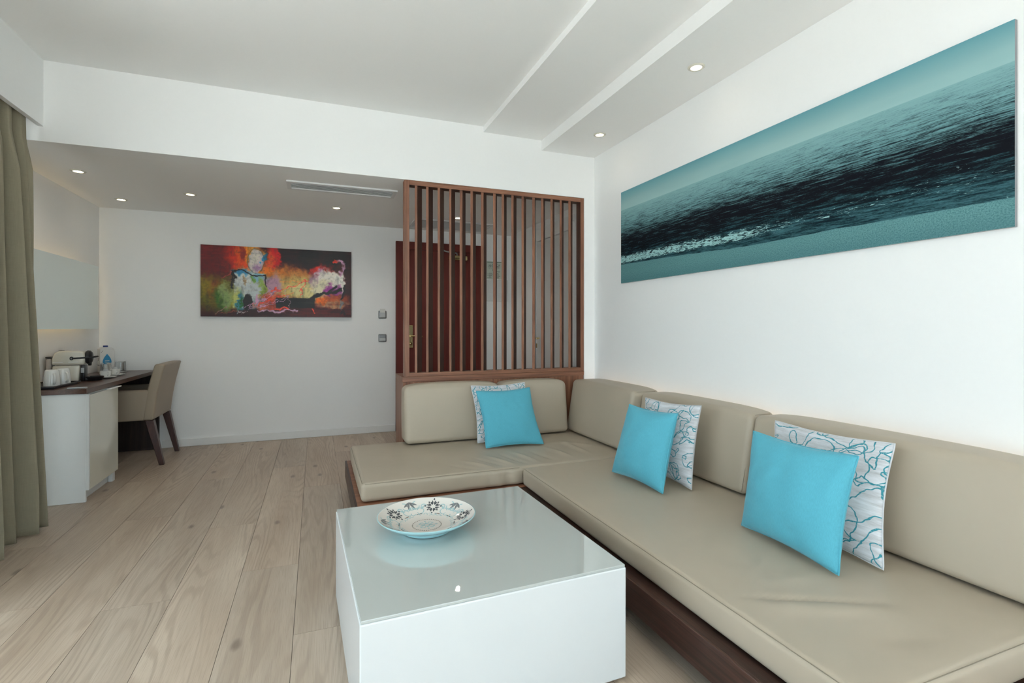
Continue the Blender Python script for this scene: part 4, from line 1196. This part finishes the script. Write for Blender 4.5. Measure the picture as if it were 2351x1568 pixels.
# water carton
t = thing('water_carton', 'white water carton with a big blue drop and dark blue cap', 'carton', (-1.76, 5.52, DZ))
WM = Matrix.Translation((-1.752, 5.53, DZ + .001)) @ Matrix.Rotation(math.radians(30), 4, 'Z')
def wo(name, bm, mat, parent=None): return obj(name, xform(bm, WM), mat, parent or t)
M['carton'] = plain('carton_board', (0.72, 0.72, 0.70), .4)
M['drop'] = plain('drop_blue', (0.012, 0.23, 0.47), .4)
wo('box', bx(-.05, .05, -.045, .045, 0, .205, None, .002), M['carton'])
wo('sloped_top', prism([(-.05, .2055), (.05, .2055), (.03, .222), (-.03, .222)], -.044, .044, 'y'), M['carton'])
wo('cap', xform(lathe([(0, .014), (.016, .014), (.018, .012), (.018, 0), (0, 0)], 24), Matrix.Translation((-.002, 0, .2225))), plain('cap_navy', (0.012, 0.03, 0.16), .35))
dp = []
for k in range(28):
    a = 2 * PI * k / 28
    dp.append((.042 * math.sin(a) * math.sin(a / 2) ** 1.1, .112 + .052 * math.cos(a)))
wo('drop_print', prism(dp, -.0458, -.0452, 'y'), M['drop'])
wo('drop_word', bx(-.016, .016, -.0464, -.0459, .098, .104), M['carton'])
for q in ((-.03, .03, .06, .065), (.005, .018, .10, .125)): wo('side_mark', bx(-.0512, -.0504, *q), M['ink_grey'])
mk = tube([(-.044, -.0456, .172), (-.028, -.0456, .194)], .0012, 5)
wo('corner_mark', mk, M['ink_grey'])
# tumblers standing upside down on paper coasters
def tumbler(x, y, lab, lab2):
    c = obj('coaster', lathe([(0, 0), (.047, 0), (.047, .002), (0, .002)], 32, (x, y, DZ + .0008)), M['china'], sm=40)
    tag(c, lab2, 'coaster', 'paper coasters under the glasses')
    z = DZ + .0034
    b = lathe([(.040, 0), (.0405, .004), (.0375, .082), (.0365, .090), (0, .090), (0, .080), (.034, .079), (.0385, 0), (.040, 0)], 40, (x, y, z))
    o = obj('drinking_glass', b, M['tumbler'], sm=50)
    tag(o, lab, 'glass', 'upside down drinking glasses')
tumbler(-1.690, 5.335, 'upside down clear glass before the water carton', 'white paper coaster under the glass before the carton')
tumbler(-1.640, 5.520, 'upside down clear glass between water carton and chair', 'white paper coaster under the glass next to the chair')
# espresso cups
def cup(x, y, lab, lab2):
    s = obj('saucer', lathe([(0, .004), (.026, .004), (.042, .0055), (.071, .014), (.072, .016), (.069, .0165), (.040, .0085), (.028, .0075), (0, .0075)], 44, (x, y, DZ + .001 - .004 + .0005)), M['china'], sm=50)
    tag(s, lab2, 'saucer', 'white saucers on the desk')
    t = thing('espresso_cup', lab, 'cup', (x, y, DZ + .005), 'white espresso cups')
    z = DZ + .0056
    b = lathe([(0, 0), (.023, 0), (.025, .004), (.034, .020), (.0375, .038), (.0385, .052), (.0365, .0525), (.0355, .038), (.031, .020), (.022, .006), (0, .005)], 40, (x, y, z))
    obj('body', b, M['china'], t, sm=50)
    pts = [(x + math.cos(-.9) * r_, y + math.sin(-.9) * r_, z + h_) for r_, h_ in ((.035, .042), (.050, .042), (.054, .032), (.047, .021), (.033, .018))]
    obj('handle', tube(pts, .0032, 8), M['china'], t, sm=60)
    cp = obj('coffee_capsule', lathe([(0, .0), (.014, .0), (.020, .020), (.0215, .024), (0, .028)][::-1] if False else [(0, 0), (.0215, 0), (.0205, .006), (.014, .028), (.010, .031), (0, .031)], 28, (x, y, z + .036)), M['silver'], sm=50)
    tag(cp, lab.replace('espresso cup', 'coffee capsule inside the cup'), 'capsule', 'coffee capsules in the cups')
cup(-1.540, 4.860, 'white espresso cup next to the coffee machine spout', 'white saucer next to the coffee machine spout')
cup(-1.550, 5.085, 'white espresso cup beside the glasses', 'white saucer beside the glasses')
pk = obj('sugar_sachet', xform(bx(-.03, .03, -.012, .012, 0, .004, None, .0015), Matrix.Translation((-1.655, 4.86, DZ + .001)) @ Matrix.Rotation(.5, 4, 'Z')), plain('sachet_red', (0.42, 0.10, 0.06), .5))
tag(pk, 'small red sugar sachet on the desk behind the saucer', 'sachet')
pn = obj('pen', xform(tube([(-.05, 0, .0045), (.05, 0, .0045)], .004, 8), Matrix.Translation((-1.45, 4.10, DZ)) @ Matrix.Rotation(.25, 4, 'Z')), M['silver'])
tag(pn, 'slim silver pen at the desk corner', 'pen')

# ------------------------------------------------------------------ chair
t = thing('armchair', 'taupe leatherette tub chair with dark splayed legs pulled to the desk', 'chair', (-1.42, 5.25, 0))
cy0, cy1 = 4.975, 5.535
def backf(P):
    P = P.copy(); k = np.clip((P[:, 2] - .376) / .45, 0, 1)
    P[:, 0] += .082 * k - .012 * np.sin(PI * k)
    return P
b = rbox((-1.330, cy0, .374), (-1.255, cy1, .834), .014, .04, (.006, 0, .004), backf, 3)
obj('backrest', b, M['chair_leather'], t, sm=60)
for y0, y1 in ((cy0 + .001, cy0 + .062), (cy1 - .062, cy1 - .001)):
    def armf(P):
        P = P.copy(); k = np.clip((P[:, 2] - .376) / .25, 0, 1)
        P[:, 0] += np.clip((P[:, 0] + 1.75) / .45, 0, 1) * .045 * k
        P[:, 2] += np.where(P[:, 2] > .5, .004 * np.sin((P[:, 0] + 1.7) * 6), 0)
        return P
    b = rbox((-1.79, y0, .372), (-1.315, y1, .618), .015, .04, (0, .004, .004), armf, 3)
    obj('armrest', b, M['chair_leather'], t, sm=60)
b = rbox((-1.795, cy0 + .064, .372), (-1.318, cy1 - .064, .47), .02, .05, (0, 0, .012), None, 3)
obj('seat', b, M['chair_leather'], t, sm=60)
for (xa, ya), (xb, yb) in (((-1.285, cy0 + .035), (-1.192, 4.972)), ((-1.285, cy1 - .035), (-1.192, 5.470)), ((-1.755, cy0 + .04), (-1.775, 4.995)), ((-1.755, cy1 - .04), (-1.775, 5.46))):
    lb = bmesh.new(); rings = []
    for (x, y, z, w) in ((xb, yb, .001, .018), (xa, ya, .371, .029)):
        rings.append([lb.verts.new((x + sx * w, y + sy * w, z)) for sx, sy in ((-1, -1), (1, -1), (1, 1), (-1, 1))])
    lb.faces.new(rings[0][::-1]); lb.faces.new(rings[1])
    for k in range(4): lb.faces.new((rings[0][k], rings[0][(k + 1) % 4], rings[1][(k + 1) % 4], rings[1][k]))
    bmesh.ops.recalc_face_normals(lb, faces=lb.faces)
    bmesh.ops.bevel(lb, geom=list(lb.edges), offset=.003, segments=2, affect='EDGES', profile=.5)
    obj('leg', lb, M['leg'], t)

# ------------------------------------------------------------------ curtain
def curtain(y0, y1):
    n, m = 220, 60
    V, F = [], []
    ys = np.linspace(0, 1, n + 1); zs = np.linspace(0, 1, m + 1)
    for side in (0, 1):
        for j in range(m + 1):
            k = zs[j]                       # 0 bottom, 1 top
            z = .012 + (2.60 - .012) * k
            s = ys
            ph = s * (y1 - y0) / .125 * 2 * PI
            wob = .9 * np.sin(s * 9 + 1.5 * k) + .5 * np.sin(s * 23)
            amp = .052 + .028 * (1 - k) ** 1.5 - .026 * k ** 6
            f = np.sin(ph + wob) + .25 * np.sin(2 * ph + 1.0 + 2 * k)
            x = -1.543 + amp * f * (1 + .3 * np.sin(s * 17)) + .028 * (1 - k) ** 2
            x = np.minimum(x, XP - .034 + (0 if z > 2.2 else min(1, (2.2 - z) / .6) * .12))
            y = y0 + (y1 - y0) * s + .014 * np.cos(ph + wob) - .05 * (k ** 10) * s
            for i in range(n + 1): V.append((x[i] - side * .004, y[i], z))
    R = (n + 1) * (m + 1)
    q = lambda sd, j, i: sd * R + j * (n + 1) + i
    for j in range(m):
        for i in range(n):
            F.append((q(0, j, i), q(0, j, i + 1), q(0, j + 1, i + 1), q(0, j + 1, i)))
            F.append((q(1, j, i), q(1, j + 1, i), q(1, j + 1, i + 1), q(1, j, i + 1)))
    for j in range(m):
        for i in (0, n): F.append((q(0, j, i), q(0, j + 1, i), q(1, j + 1, i), q(1, j, i)))
    for i in range(n):
        for j in (0, m): F.append((q(0, j, i), q(0, j, i + 1), q(1, j, i + 1), q(1, j, i)))
    return V, F
me = mesh_of('curtain', curtain(2.62, 3.712))
bmx = bmesh.new(); bmx.from_mesh(me); bmesh.ops.recalc_face_normals(bmx, faces=bmx.faces); bmx.to_mesh(me); bmx.free(); smooth(me)
tag(obj('curtain', me, M['curtain']), 'floor length beige linen curtain in deep folds under the pelmet', 'curtain')
